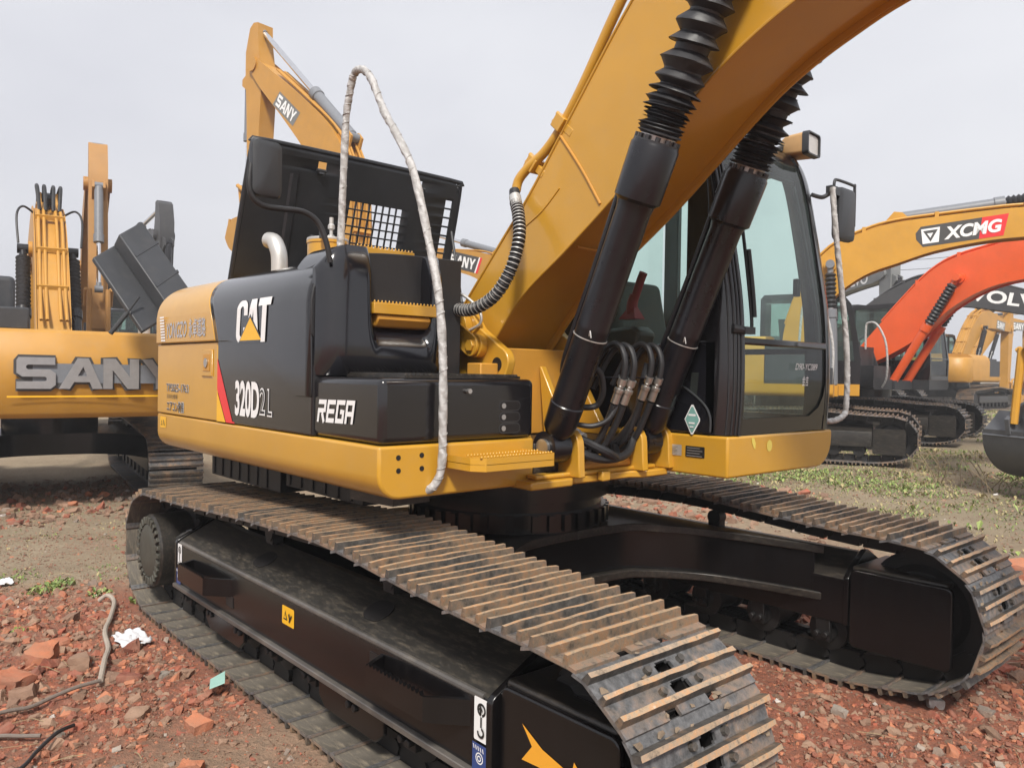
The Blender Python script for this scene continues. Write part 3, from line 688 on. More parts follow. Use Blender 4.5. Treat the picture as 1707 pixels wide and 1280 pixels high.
# the big word mark bends with the cowl
def bend_to_cowl(me, cuts=14):
    bm = bmesh.new(); bm.from_mesh(me)
    zs = [v.co.z for v in bm.verts]; z0, z1 = min(zs), max(zs)
    for k in range(1, cuts):
        bmesh.ops.bisect_plane(bm, geom=bm.verts[:]+bm.edges[:]+bm.faces[:], plane_co=(0, 0, z0+(z1-z0)*k/cuts), plane_no=(0, 0, 1))
    acc = [0.0]
    for (y0, a), (y1, c) in zip(PRS, PRS[1:]): acc.append(acc[-1]+math.hypot(y1-y0, c-a))
    for v in bm.verts:
        s = v.co.z - PRS[0][1]; off = -1.388 - v.co.y
        i = 0
        while i < len(acc)-2 and acc[i+1] < s: i += 1
        t = (s-acc[i])/(acc[i+1]-acc[i]); (ya, za), (yb, zb) = PRS[i], PRS[i+1]
        n_ = Vector((0, -(zb-za), (yb-ya))).normalized()
        v.co.y = ya+(yb-ya)*t + n_.y*off; v.co.z = za+(zb-za)*t + n_.z*off
    bm.to_mesh(me); bm.free(); return me
cat = []
def arc_pts(cx_, cy_, r, a0, a1, n=6): return [(cx_+r*math.cos(R(a0+(a1-a0)*k/n)), cy_+r*math.sin(R(a0+(a1-a0)*k/n))) for k in range(n+1)]
LC = [(0.54, 0.64)] + arc_pts(0.32, 0.78, 0.22, 0, 90) + arc_pts(0.22, 0.78, 0.22, 90, 180) + arc_pts(0.22, 0.22, 0.22, 180, 270) + arc_pts(0.32, 0.22, 0.22, 270, 360) + [(0.54, 0.36), (0.36, 0.36)] + arc_pts(0.27, 0.23, 0.09, 0, -180) + arc_pts(0.27, 0.77, 0.09, 180, 0) + [(0.36, 0.64)]
LA = [(0.50, 0), (0.69, 1), (0.95, 1), (1.14, 0), (0.94, 0), (0.82, 0.75), (0.70, 0)]
LT = [(1.08, 1), (1.64, 1), (1.64, 0.82), (1.46, 0.82), (1.46, 0), (1.26, 0), (1.26, 0.82), (1.08, 0.82)]
ct = poly_decal([(0, [((x+0.09*y)/1.73*0.43-0.215, (y-0.5)*0.215) for x, y in q]) for q in (LC, LA, LT)], (-0.372, -1.388, 1.802), SX, SZ, [WHT], cw, 'lettering', 0.003)
bend_to_cowl(ct.data)
tri = poly_decal([(0, [(-0.155, -0.122), (0.145, -0.122), (-0.008, 0.022)]), (1, [(-0.135, -0.110), (0.125, -0.110), (-0.008, 0.004)])], (-0.392, -1.388, 1.815), SX, SZ, [BLK, YDC], cw, 'logo_triangle', 0.0045)
bend_to_cowl(tri.data)
lettering('YONGZO', (-1.50, -1.388, 1.79), (1, 0, 0.01), SZ, 0.36, 0.095, SILV, rh, bold=0.01, shear=0.25, name='lettering')
lettering('永卓道路', (-1.15, -1.388, 1.795), SX, SZ, 0.27, 0.11, SILV, rh, bold=0.012)
poly_decal([(0, [(-0.04, -0.075+0.018*k), (0.04, -0.075+0.018*k), (0.04, -0.066+0.018*k), (-0.04, -0.066+0.018*k)]) for k in range(9)], (-1.745, -1.388, 1.80), SX, SZ, [WHT], rh, 'logo_bars')
lettering('TPS025-1763', (-1.512, -W_, 1.437), SX, SZ, 0.40, 0.052, WHT, rd, bold=0.035, off=0.002); lettering('TPS025-1763', (-1.512, -W_, 1.437), SX, SZ, 0.392, 0.047, BDC, rd, bold=0.0, off=0.0035)
lettering('日本仕様車', (-1.60, -W_, 1.383), SX, SZ, 0.19, 0.028, BDC, rd)
lettering('エアコン装備', (-1.545, -W_, 1.322), SX, SZ, 0.31, 0.07, WHT, rd, bold=0.035, off=0.002); lettering('エアコン装備', (-1.545, -W_, 1.322), SX, SZ, 0.303, 0.066, BDC, rd, bold=0.008, off=0.0035)
b = MB(); b.box(-1.09, -0.935, -W_-0.008, -W_, 1.515, 1.665); hd = b.build('door_latch', YEL, rd, 0.008)
b = MB(); b.box(-1.062, -0.962, -W_-0.011, -W_-0.0085, 1.545, 1.64); b.build('latch_recess', YEL2, rd, 0.004)
b = MB(); b.cyl((-1.012, -W_-0.017, 1.592), (-1.012, -W_-0.012, 1.592), 0.026, n=16); b.build('latch_knob', STL, rd)

# ---- counterweight behind the housing
pl = curve2([(-1.90, -1.345), (-2.05, -1.30), (-2.3, -1.16), (-2.55, -0.85), (-2.70, -0.4), (-2.74, 0.0)], 4)
pl = pl + [(x, -y) for x, y in pl[-2::-1]]
b = MB(); b.loft([[(x, y, z) for x, y in pl] for z in (1.09, 1.14, 1.75, 1.9)], False); b.F(b.V([(x, y, 1.9) for x, y in pl])); b.F(b.V([(x, y, 1.09) for x, y in pl]))
b.build('counterweight', YEL, EX, 0.03, 3)

# ---- front tool box
b = MB(); b.box(0.092, 0.792, -1.366, -0.548, 1.27, 1.535); tb = b.build('tool_box', BLK, EX, 0.028, 4)
rg = []
for k, st in enumerate((((0.1, 0, 0.1, 0.60), (0, .9, .84, .9), (.75, .80, .75, .45), (0, .52, .65, .52), (.48, .42, .78, 0)), ((.1, 0, .1, .80), (0, .9, .86, .9), (.2, .5, .8, .5), (.2, .1, .86, .1)), ((.1, 0, .1, .80), (0, .9, .86, .9), (.2, .1, .86, .1), (.76, .2, .76, .58), (.45, .5, .66, .5)), ((.1, 0, .1, .80), (0, .9, .84, .9), (.74, .80, .74, 0), (.2, .42, .64, .42)))):
    rg += [[(((x+k*1.0)+0.28*y-2.06)/4.12*0.335, (y-0.5)*0.098) for x, y in q] for q in bar_glyph(st, 0.2)]
poly_decal([(0, q) for q in rg], (0.436, -1.366, 1.388), (1, 0, 0.02), SZ, [WHT], tb, 'lettering', 0.002, stagger=0.00015)
b = MB(); b.box(0.30, 0.77, -1.24, -0.62, 1.536, 1.548)
for k in range(30):
    y = -1.235 + k*0.0205
    b.prism([(y, 1.547), (y+0.005, 1.556), (y+0.011, 1.547)], 0.31, 0.765, 'yz')
b.build('tread_plate', BLKD, tb)
for zz, dark in ((1.417, 0), (1.367, 1), (1.317, 1)):
    b = MB(); b.prism([(y, z+zz) for y, z in rrect(-0.757, -0.64, -0.0185, 0.0185, 0.0175, 5)], 0.784, 0.7935, 'yz'); b.build('vent_slot', DARK, tb)
    b = MB(); b.prism([(y, z+zz) for y, z in rrect(-0.761, -0.636, -0.0225, 0.0225, 0.021, 5)], 0.784, 0.7929, 'yz'); b.build('vent_rim', PLAS, tb)
    b = MB(); b.cyl((0.7935, -0.735, zz), (0.7955, -0.735, zz), 0.012, n=14); b.build('vent_bulb', GRY, tb)
b = MB(); b.cyl((0.79, -0.94, 1.483), (0.812, -0.94, 1.483), 0.010, 0.011, 12); b.build('box_knob', STL, tb)

# ---- moulded fuel tank with steps cut into its face
def tank():
    b = MB()
    zs = [1.54, 1.60, 1.70, 1.80, 1.88, 1.94, 2.0, 2.06, 2.10, 2.125]
    ys = [-1.372, -1.355, -1.32, -1.27, -1.20, -1.16, -1.12, -1.10, -1.07, -0.85, -0.82, -0.80, -0.77, -0.75, -0.735, -0.725]
    g = []
    for z in zs:
        row = []
        for y in ys:
            x = 0.335
            c = y + 1.372
            if c < 0.11: x -= 0.085*(1-math.sqrt(max(0, 1-((0.11-c)/0.11)**2)))
            if y > -0.80: x -= 0.03*((y+0.80)/0.075)**2
            if z > 1.98: x -= 0.07*((z-1.98)/0.145)**2*(0.6)
            if z < 1.60: x -= 0.03*(1-(z-1.54)/0.06)
            if -1.11 < y < -0.81 and z > 1.74: x -= 0.20*min(1, (z-1.74)/0.10)
            zz = z
            if c < 0.10: zz = min(z, 2.125 - 0.11*(1-c/0.10)**1.6)
            if -1.11 < y < -0.81: zz = min(z, 2.085)
            row.append((x, y, zz))
        g.append(row)
    b.loft(g, False)
    top = g[-1]; b.loft([top, [(0.05, y, z) for _, y, z in top]], False)
    l_ = [r[0] for r in g]; b.loft([l_, [(0.22, y, z) for _, y, z in l_]], False)
    r_ = [r[-1] for r in g]; b.loft([r_, [(0.0, y, z) for _, y, z in r_]], False)
    return b.build('fuel_tank', BLKG, EX, 0, ang=60)
tk = tank(); ssf = tk.modifiers.new('sub', 'SUBSURF'); ssf.levels = 2; ssf.render_levels = 2
def yellow_step(x0, x1, y0, y1, z, h, name='tank_step'):
    b = MB(); b.box(x0, x1, y0, y1, z-h, z)
    n = int((y1-y0)/0.019)
    for k in range(n):
        y = y0 + (y1-y0)*k/n
        for xx in (x1-0.006, x0+0.05): b.prism([(y, z-0.001), (y+0.005, z+0.012), (y+0.011, z-0.001)], xx-0.006, xx+0.006, 'yz')
    return b.build(name, YEL, tk, 0.004)
yellow_step(0.13, 0.335, -1.125, -0.735, 1.875, 0.052); yellow_step(-0.02, 0.16, -1.115, -0.79, 2.150, 0.03)
b = MB(); b.prism([(0.14, 1.755), (0.30, 1.765), (0.325, 1.80), (0.325, 1.822), (0.14, 1.822)], -1.10, -0.80, 'xz'); b.build('step_pocket', YEL2, tk, 0.01)

def wrap_seam(pts, r, par):
    """the overlapping edge of the plastic strip wound round a rail"""
    path = smooth_path([Vector(q) for q in pts], 40); rr = random.Random(3); acc = 0.0; ph = 0.0; out_ = []; ref = Vector((0.3, 1, 0.2)).normalized()
    for i in range(1, len(path)-1):
        d = (path[i+1]-path[i-1]).normalized(); ref = (ref - d*ref.dot(d)).normalized(); q = d.cross(ref)
        ph += (path[i]-path[i-1]).length/0.055*2*math.pi*(1+0.25*math.sin(i*0.013))
        out_.append(path[i] + (ref*math.cos(ph) + q*math.sin(ph))*(r + 0.0012*math.sin(i*0.7)))
    b = MB(); b.tube(out_, 0.0020, 5); return b.build('wrap_edge', WRAP, par)
# ---- white wrapped hand rail, mirror, exhaust, air cleaner
b = MB()
RAIL = [(0.735, -1.16, 1.072), (0.80, -1.13, 1.085), (0.828, -1.10, 1.16), (0.837, -1.1, 1.32), (0.831, -1.1, 1.61), (0.80, -1.1, 1.85), (0.743, -1.1, 2.04), (0.602, -1.1, 2.41), (0.46, -1.1, 2.61), (0.355, -1.1, 2.735), (0.25, -1.1, 2.90), (0.18, -1.1, 2.965), (0.12, -1.1, 2.985), (0.075, -1.1, 2.965), (0.04, -1.1, 2.88), (0.013, -1.1, 2.775), (-0.01, -1.1, 2.45), (-0.03, -1.1, 2.08)]
b.tube(RAIL, 0.0175, 14, 14, lambda t: 1 + 0.05*math.sin(t*210+3*math.sin(t*31)) + 0.05*math.sin(t*97+1))
hr_ = b.build('hand_rail', WRAP, EX)
wrap_seam(RAIL, 0.0176, hr_)
b = MB(); b.tube([(0.33, -1.345, 2.03), (0.327, -1.365, 2.12), (0.315, -1.40, 2.20), (0.305, -1.46, 2.235), (0.30, -1.55, 2.235), (0.30, -1.635, 2.235), (0.30, -1.683, 2.265), (0.30, -1.697, 2.32), (0.298, -1.69, 2.40)], 0.0125, 12, 8)
mr = b.build('mirror_arm', RUB, EX)
b = MB(); b.loft([[(0.275+dx, y, z) for y, z in rrect(-1.69+i, -1.565-i, 2.277+i, 2.50-i, 0.025)] for dx, i in ((0, 0), (0.02, -0.006), (0.04, 0.0), (0.05, 0.02))], True, True)
b.build('mirror_head', PLAS, mr, 0)
b = MB(); b.loft([[(0.274, y, z) for y, z in rrect(-1.68, -1.575, 2.287, 2.49, 0.02)], [(0.272, y, z) for y, z in rrect(-1.68, -1.575, 2.287, 2.49, 0.02)]], True, True); b.build('mirror_glass', CHR, mr)
b = MB(); b.tube([(-1.36, -0.8, 2.10), (-1.36, -0.8, 2.26), (-1.375, -0.805, 2.33), (-1.42, -0.81, 2.385), (-1.48, -0.82, 2.40)], 0.052, 18, 6); b.build('exhaust_pipe', GAL, EX)
b = MB(); b.lathe((-0.72, -0.8, 2.12), SZ, [(0, 0.115), (0.17, 0.115), (0.17, 0.12), (0.185, 0.12), (0.185, 0.02)], 28); ac = b.build('air_cleaner', YEL, EX)
b = MB(); b.lathe((-0.72, -0.8, 2.305), SZ, [(0, 0.118), (0.006, 0.12), (0.015, 0.118), (0.02, 0.01)], 28); b.build('cleaner_cap', GAL, ac)
b = MB(); b.lathe((-0.68, -0.8, 2.32), SZ, [(0, 0.018), (0.02, 0.018), (0.02, 0.01), (0.05, 0.01), (0.055, 0.02), (0.075, 0.02), (0.085, 0.012), (0.12, 0.012)], 12); b.build('cap_valve', GAL, ac)
b = MB(); b.cyl((-0.83, -0.84, 2.30), (-0.83, -0.84, 2.35), 0.022, 0.018, 10); b.cyl((-0.6, -0.9, 2.30), (-0.6, -0.9, 2.335), 0.016, n=10); b.build('cap_bolt', PLAS, ac)
yb_ = MB(); yb_.box(-0.5, -0.05, -1.03, -0.62, 2.13, 2.15); yb_.build('walkway', YEL, EX, 0.004)

# ---- engine hood, swung open, seen from its underside
def hood():
    Wd, Ht = 1.80, 1.00
    rects = []
    for c in range(8):
        for r_ in range(10): rects.append((0.80+c*0.060, 0.80+c*0.060+0.049, 0.10+r_*0.062, 0.10+r_*0.062+0.051))
    for r_ in range(10): rects.append((1.665, 1.735, 0.14+r_*0.072, 0.14+r_*0.072+0.058))
    rects += [(0.50, 0.57, 0.87, 0.94), (1.345, 1.415, 0.88, 0.95)]
    xs = sorted({0, Wd, 0.02, 0.05, 0.085, 0.12, Wd-0.02, Wd-0.05, Wd-0.12} | {v for q in rects for v in q[:2]}); ys = sorted({0, Ht, Ht-0.12, Ht-0.06, Ht-0.03} | {v for q in rects for v in q[2:]})
    bm = bmesh.new(); vv = {}
    rr = 0.10
    def P(i, j):
        if (i, j) not in vv: vv[i, j] = bm.verts.new((xs[i], ys[j], 0))
        return vv[i, j]
    for i in range(len(xs)-1):
        for j in range(len(ys)-1):
            cx_, cy_ = (xs[i]+xs[i+1])/2, (ys[j]+ys[j+1])/2
            if any(q[0] < cx_ < q[1] and q[2] < cy_ < q[3] for q in rects): continue
            bm.faces.new([P(i, j), P(i+1, j), P(i+1, j+1), P(i, j+1)])
    M = MB(); M.bm.free(); M.bm = bm
    return M, Wd, Ht
M_, HW, HH = hood()
# plane: u along +y, v up and forward, thickness away from the viewer
Uo = Vector((-1.93, -0.90, 2.13)); Uu = Vector((0, 1, 0)); Uv = Vector((0.30, 0, 0.97)).normalized(); Un = Uu.cross(Uv)
for v in M_.bm.verts:
    u, q = v.co.x, v.co.y
    # rounded upper corners, sides that narrow slightly towards the top
    rr_ = 0.12; e = min(u, HW-u)
    if q > HH-rr_ and e < rr_:
        cxr = rr_-e; mxq = HH-rr_ + math.sqrt(max(0, rr_*rr_-cxr*cxr)); q = min(q, mxq)
    u = HW/2 + (u-HW/2)*(1-0.035*q/HH)
    v.co = Uo + Uu*u + Uv*q
me = M_.mesh('open_hood', HOODM, 30)
hood_o = mk('open_hood', me, EX); so = hood_o.modifiers.new('thick', 'SOLIDIFY'); so.thickness = 0.012; so.offset = 1 if Un.x < 0 else -1
b = MB()                             # rolled rim round the panel
rim = [(0, -0.02), (0.028, HH-0.12), (0.06, HH-0.035), (0.15, HH), (HW-0.15, HH), (HW-0.06, HH-0.035), (HW-0.028, HH-0.12), (HW, -0.02)]
pts = [Uo + Uu*(u) + Uv*(q+0.005) for u, q in rim]
for p0, p1 in zip(pts, pts[1:]): pass
b.tube(pts, 0.018, 10, 4); b.build('hood_rim', HOODM, hood_o)
for u in (0.35,):
    b = MB(); b.loft([[Uo + Uu*(u+a) + Uv*q + (Vector((0.03, 0, 0)) if abs(a) < 0.03 else Vector((0.003, 0, 0))) for a in (-0.04, -0.02, 0.02, 0.04)] for q in (0.0, 0.82)], False); b.build('hood_rib', HOODM, hood_o)
for u, q in ((0.535, 0.872), (1.38, 0.885)):
    b = MB(); b.cyl(Uo + Uu*(u-0.035) + Uv*q + Vector((0.03, 0, 0)), Uo + Uu*(u+0.035) + Uv*q + Vector((0.03, 0, 0)), 0.012, n=10); b.box(-0.02, 0.02, -0.02, 0.02, -0.015, 0.02, Matrix.Translation(Uo + Uu*u + Uv*(q-0.01) + Vector((0.02, 0, 0)))); b.build('hood_catch', PLAS, hood_o)
b = MB(); b.cyl((-1.45, 0.75, 2.1), Uo + Uu*1.75 + Uv*0.6 + Vector((0.02, 0, 0)), 0.012, n=8); b.build('gas_strut', RUB, hood_o)

# ---- boom (box girder), its pipes, hoses and lift cylinders
YR, YL = -0.355, 0.095
B_BOT = [(0.20, 1.66), (0.469, 1.945), (0.77, 2.145), (1.071, 2.352), (1.33, 2.555), (1.588, 2.757), (1.76, 2.86), (1.931, 2.936), (2.15, 3.01), (2.5, 3.07), (3.1, 3.08), (4.2, 3.0), (5.45, 2.86)]
B_TOP = [(-0.06, 1.86), (0.326, 2.252), (0.51, 2.434), (0.811, 2.785), (1.171, 3.197), (1.5, 3.50), (1.9, 3.70), (2.4, 3.80), (3.1, 3.74), (4.2, 3.46), (5.45, 3.10)]
def side_poly():
    bt = smooth_path([Vector((x, z, 0)) for x, z in B_BOT], 5); tp = smooth_path([Vector((x, z, 0)) for x, z in B_TOP], 5)
    ft = [(0.08 + 0.15*math.cos(R(a)), 1.75 + 0.15*math.sin(R(a))) for a in range(300, 130, -25)]
    return [(v.x, v.y) for v in bt] + [(v.x, v.y) for v in tp[::-1]] + ft[::-1]
def offset_poly(p, d):
    n = len(p); o = []
    for i in range(n):
        a, c = Vector(p[i-1]), Vector(p[(i+1) % n]); t = (c-a)
        t = t.normalized() if t.length > 1e-6 else Vector((1, 0)); o.append((p[i][0] - t.y*d, p[i][1] + t.x*d))
    return o
sp_ = side_poly()
b = MB()
b.prism(sp_, YR, YR+0.012, 'xz'); b.prism(sp_, YL-0.012, YL, 'xz')
inn = offset_poly(sp_, 0.028)
b.prism(inn, YR+0.0125, YL-0.0125, 'xz')
boom = b.build('boom', YEL, EX, 0.003)
for (p, q) in (((0.735, 2.70), (1.0, 2.335)),):      # welded seam of a doubler plate
    b = MB(); b.tube([(p[0], YR-0.001, p[1]), ((p[0]+q[0])/2+0.01, YR-0.001, (p[1]+q[1])/2), (q[0], YR-0.001, q[1])], 0.007, 8, 4); b.build('weld_seam', YEL2, boom)
b = MB(); b.tube([(0.80, YR+0.06, 2.165+0.005), (0.80, YL-0.05, 2.165)], 0.006, 8); b.build('weld_seam', YEL2, boom)
for yy in (YR+0.001, YL-0.001):
    b = MB(); b.tube([(v.x, yy, v.y-0.004) for v in smooth_path([Vector((x, z, 0)) for x, z in B_BOT], 5)], 0.0075, 8); b.build('weld_seam', YEL, boom)
b = MB(); b.tube([(v.x, YR-0.001, v.y+0.004) for v in smooth_path([Vector((x, z, 0)) for x, z in B_TOP], 5)], 0.007, 8); b.build('weld_seam', YEL, boom)
b = MB(); b.tube([(0.50, YR-0.001, 2.30), (0.62, YR-0.001, 2.36), (0.735, YR-0.001, 2.45)], 0.004, 8, 4); b.build('weld_seam', YEL, boom)
# hydraulic pipe along the back of the boom
b = MB(); pp = [(0.46, -0.39, 2.475), (0.475, -0.385, 2.53), (0.53, -0.37, 2.585), (0.62, -0.35, 2.645), (0.72, -0.34, 2.74), (0.86, -0.335, 2.915), (1.05, -0.33, 3.19), (1.24, -0.325, 3.43), (1.45, -0.32, 3.62), (1.75, -0.32, 3.78)]
b.tube(pp, 0.024, 14, 6); bp = b.build('boom_pipe', YEL, boom)
for i_, (x, z) in enumerate(((0.735, 2.76), (0.545, 2.60))):
    b = MB(); M = Matrix.Translation((x, -0.345, z)) @ Matrix.Rotation(R(-48), 4, 'Y'); b.box(-0.035, 0.035, -0.035, 0.035, -0.035, 0.035, M)
    for k in (-1, 1): b.cyl(M @ Vector((0.02*k, 0, 0.03)), M @ Vector((0.02*k, 0, 0.065)), 0.013, n=6)
    b.box(-0.02, 0.02, -0.012, 0.012, -0.10, -0.036, M)
    b.build('pipe_clamp', YEL, boom, 0.004)
b = MB(); hp = [(0.46, -0.40, 2.475), (0.49, -0.42, 2.42), (0.55, -0.45, 2.33), (0.60, -0.49, 2.20), (0.585, -0.53, 2.05), (0.50, -0.56, 1.93), (0.36, -0.58, 1.875), (0.22, -0.58, 1.885), (0.08, -0.57, 1.925), (-0.1, -0.55, 1.96)]
b.tube(hp, 0.027, 14, 26, lambda t: 1.0 if t < 0.13 else 1 + 0.16*(1 if math.sin(t*640) > 0 else -0.25)); hz = b.build('corrugated_hose', RUB, boom)
hps = smooth_path([Vector(p) for p in hp], 20)
b = MB()
for k in range(30, len(hps)-18, 3):
    d = (hps[k+1]-hps[k-1]).normalized(); b.lathe(hps[k]-d*0.002, d, [(0, 0.026), (0, 0.0328), (0.004, 0.0328), (0.004, 0.026)], 12, False)
b.build('hose_spiral', GAL, boom)
MB().cyl(hps[14], hps[28], 0.030, n=14).build('hose_sleeve', GAL, boom); MB().cyl(hps[len(hps)-16], hps[len(hps)-30], 0.031, n=14).build('hose_sleeve', GAL, boom)
b = MB(); b.cyl((0.08, YR-0.02, 1.75), (0.08, YL+0.05, 1.75), 0.085, n=28); b.build('foot_boss', YEL, boom, 0.004)
b = MB(); b.tube([(-0.02, -0.6, 1.95), (0.12, -0.50, 1.98), (0.25, -0.46, 1.90), (0.27, -0.45, 1.82), (0.2, -0.47, 1.78)], 0.008, 8, 6); b.build('grease_line', GAL, boom)

def lift_cylinder(yc):
    foot = Vector((0.835, yc, 1.225)); gl = Vector((1.405, yc, 2.505)); d = (gl-foot).normalized(); Lc = (gl-foot).length
    b = MB(); b.lathe(foot, d, [(0.06, 0.05), (0.10, 0.074), (0.22, 0.079), (0.225, 0.0745), (Lc*0.42, 0.0745), (Lc*0.425, 0.076), (Lc*0.43, 0.0745), (Lc-0.28, 0.0745), (Lc-0.25, 0.080), (Lc-0.235, 0.099), (Lc-0.02, 0.101), (Lc-0.012, 0.096), (Lc, 0.094)], 40)
    b.cyl(foot - SY*0.055, foot + SY*0.055, 0.075, n=24)
    c = b.build('boom_cylinder', BLKC, EX)
    b = MB()
    for k in range(12):
        a = 2*math.pi*k/12; u = d.orthogonal().normalized(); v = d.cross(u)
        p = gl + u*(0.084*math.cos(a)) + v*(0.084*math.sin(a)); b.cyl(p - d*0.004, p + d*0.018, 0.011, n=6)
    b.lathe(gl, d, [(-0.006, 0.07), (-0.006, 0.095), (0.001, 0.095), (0.001, 0.07)], 32); b.build('gland_flange', PLAS, c)
    b = MB(); b.lathe(gl, d, [(0.0, 0.073), (0.022, 0.073), (0.022, 0.07), (0.03, 0.07)], 32); b.build('gland_ring', GAL, c)
    b = MB(); e = gl + d*0.55; b.cyl(gl, gl + d*1.1, 0.046, n=24); b.cyl(gl+d*1.1-SY*0.06, gl+d*1.1+SY*0.06, 0.09, n=24); b.build('piston_rod', CHR, c)
    # bellows boot: deep folds, squeezed near the gland
    prof = []; t = 0.025
    rr = random.Random(5 + int(yc*100))
    prof.append((t, 0.066)); n_ = 0
    while t < 0.92:
        st = 0.016 + 0.052*min(1, max(0, (t-0.10)/0.16)); st *= 1 + rr.uniform(-0.12, 0.12)
        ro = (0.096 if t < 0.12 else 0.106) * (1 + rr.uniform(-0.05, 0.05)) - 0.010*min(1, max(0, t-0.3)/0.5); ri = ro - 0.010 - 0.022*min(1, t/0.22)
        prof += [(t+st*0.02, ri), (t+st*0.10, ri), (t+st*0.52, ro), (t+st*0.56, ro)]; t += st; n_ += 1
    prof.append((t+0.02, 0.055))
    b = MB(); secs = []
    for (tt, r_) in prof:
        tilt = Vector((rr.uniform(-1, 1), rr.uniform(-1, 1), rr.uniform(-1, 1)))*0.0025
        drift = Vector((0.055*max(0, tt-0.1)**1.3/0.5, 0, -0.02*max(0, tt-0.1)))*0.9
        ring_ = b.ring(gl + d*tt + tilt + drift, (d + tilt*18).normalized(), r_, 36)
        secs.append([q + (q - (gl+d*tt+drift)).normalized()*rr.uniform(-0.0015, 0.0015) for q in ring_])
    b.loft(secs, True, True); b.tube([gl + d*0.03 + d*(0.9*k/8) + Vector((0.055*max(0, 0.9*k/8-0.07)**1.3/0.5, 0, -0.02*max(0, 0.9*k/8-0.07)))*0.9 for k in range(9)], 0.068, 18); b.build('bellows_boot', BELL, c, ang=28)
    # pipe running up the rear side of the barrel
    n1 = Vector((-d.z, 0, d.x)); pl_ = [foot + d*0.30 + n1*0.08 + SY*0.02, foot + d*0.42 + n1*0.102, foot + d*0.9 + n1*0.102, gl - d*0.12 + n1*0.108, gl - d*0.06 + n1*0.105]
    b = MB(); b.tube(pl_, 0.016, 10, 5); b.cyl(gl - d*0.13 + n1*0.108, gl - d*0.02 + n1*0.105, 0.022, n=12); b.build('cylinder_pipe', BLKC, c)
    for k in (0.55,):
        p = foot + d*k; b = MB(); b.lathe(p, d, [(-0.002, 0.0745), (-0.002, 0.078), (0.002, 0.078), (0.002, 0.0745)], 40, False)
        b.tube([p + Vector((0.05, -0.06, 0.0)), p + Vector((0.062, -0.068, 0.02)), p + Vector((0.07, -0.07, -0.01))], 0.003, 6, 3); b.build('tie_wire', GAL, c)
    return c
cR = lift_cylinder(-0.47); cL = lift_cylinder(0.20)

# ---- hose loops with bright couplings between the cylinders
def hose(pts, r, mat=None, name='hydraulic_hose', sm=8):
    b = MB(); b.tube(pts, r, 10, sm); return b.build(name, mat or RUB, EX)
for (y0, dx, dz) in ((-0.265, 0.0, 0.0), (-0.225, 0.02, -0.005), (0.02, -0.075, 0.01), (0.065, -0.05, 0.005)):
    ox = 0.0
    Pt = [(0.88+dx, y0-0.05, 1.50+dz), (0.915+dx, y0-0.02, 1.60+dz), (0.955+dx, y0, 1.675+dz), (1.005+dx, y0+0.01, 1.705+dz), (1.055+dx, y0+0.01, 1.685+dz), (1.078+dx, y0+0.01, 1.62+dz), (1.068+dx, y0+0.01, 1.545+dz)]
    ho = hose(Pt, 0.0145)
    q0, q1 = Vector(Pt[-1]), Vector((1.015+dx, y0+0.01, 1.425+dz)); d = (q1-q0).normalized()
    b = MB(); b.lathe(q0, d, [(0, 0.017), (0.0, 0.021), (0.03, 0.021), (0.038, 0.014), (0.046, 0.014), (0.05, 0.023), (0.066, 0.023), (0.07, 0.0195), (0.122, 0.0195), (0.122, 0.014)], 16); b.build('hose_coupling', STL, ho)
    low = [tuple(q1), (0.985+dx, y0+0.01, 1.36+dz), (0.93+dx, y0+0.0, 1.25), (0.86+dx, y0-0.02, 1.185), (0.72, y0*0.4-0.08, 1.17), (0.45, -0.12, 1.25)]
    hose(low, 0.0165)
hose([(0.99, -0.37, 1.60), (1.0, -0.33, 1.56), (0.985, -0.30, 1.48), (0.95, -0.30, 1.42), (0.91, -0.35, 1.41), (0.89, -0.40, 1.43)], 0.015)
hose([(0.90, -0.38, 1.33), (0.95, -0.32, 1.325), (1.0, -0.27, 1.36), (1.02, -0.23, 1.45), (1.0, -0.20, 1.56)], 0.013)
hose([(0.86, -0.36, 1.27), (0.90, -0.30, 1.24), (0.95, -0.22, 1.195), (0.90, -0.10, 1.16), (0.8, 0.0, 1.2)], 0.022)
hose([(0.83, -0.36, 1.245), (0.90, -0.33, 1.19), (0.93, -0.20, 1.16), (0.90, -0.02, 1.175), (0.86, 0.08, 1.26), (0.85, 0.12, 1.35)], 0.020)
hose([(0.95, 0.07, 1.62), (0.93, 0.05, 1.50), (0.90, 0.04, 1.36), (0.80, 0.0, 1.22), (0.70, -0.05, 1.2)], 0.02)
for (a, c) in (((0.80, -0.30, 1.285), (0.87, -0.30, 1.265)), ((0.78, -0.24, 1.23), (0.86, -0.25, 1.20))):
    b = MB(); d = Vector(c)-Vector(a); b.lathe(a, d, [(0, 0.018), (0, 0.026), (0.03, 0.026), (0.035, 0.021), (0.075, 0.021)], 14); b.build('hose_fitting', GAL, EX)
for y0 in (-0.24, 0.045):
    b = MB(); b.box(0.90+(-0.05 if y0 > 0 else 0.01), 1.04+(-0.05 if y0 > 0 else 0.01), y0-0.05, y0+0.05, 1.545, 1.553); b.build('hose_bracket', BLKC, EX, 0.002)

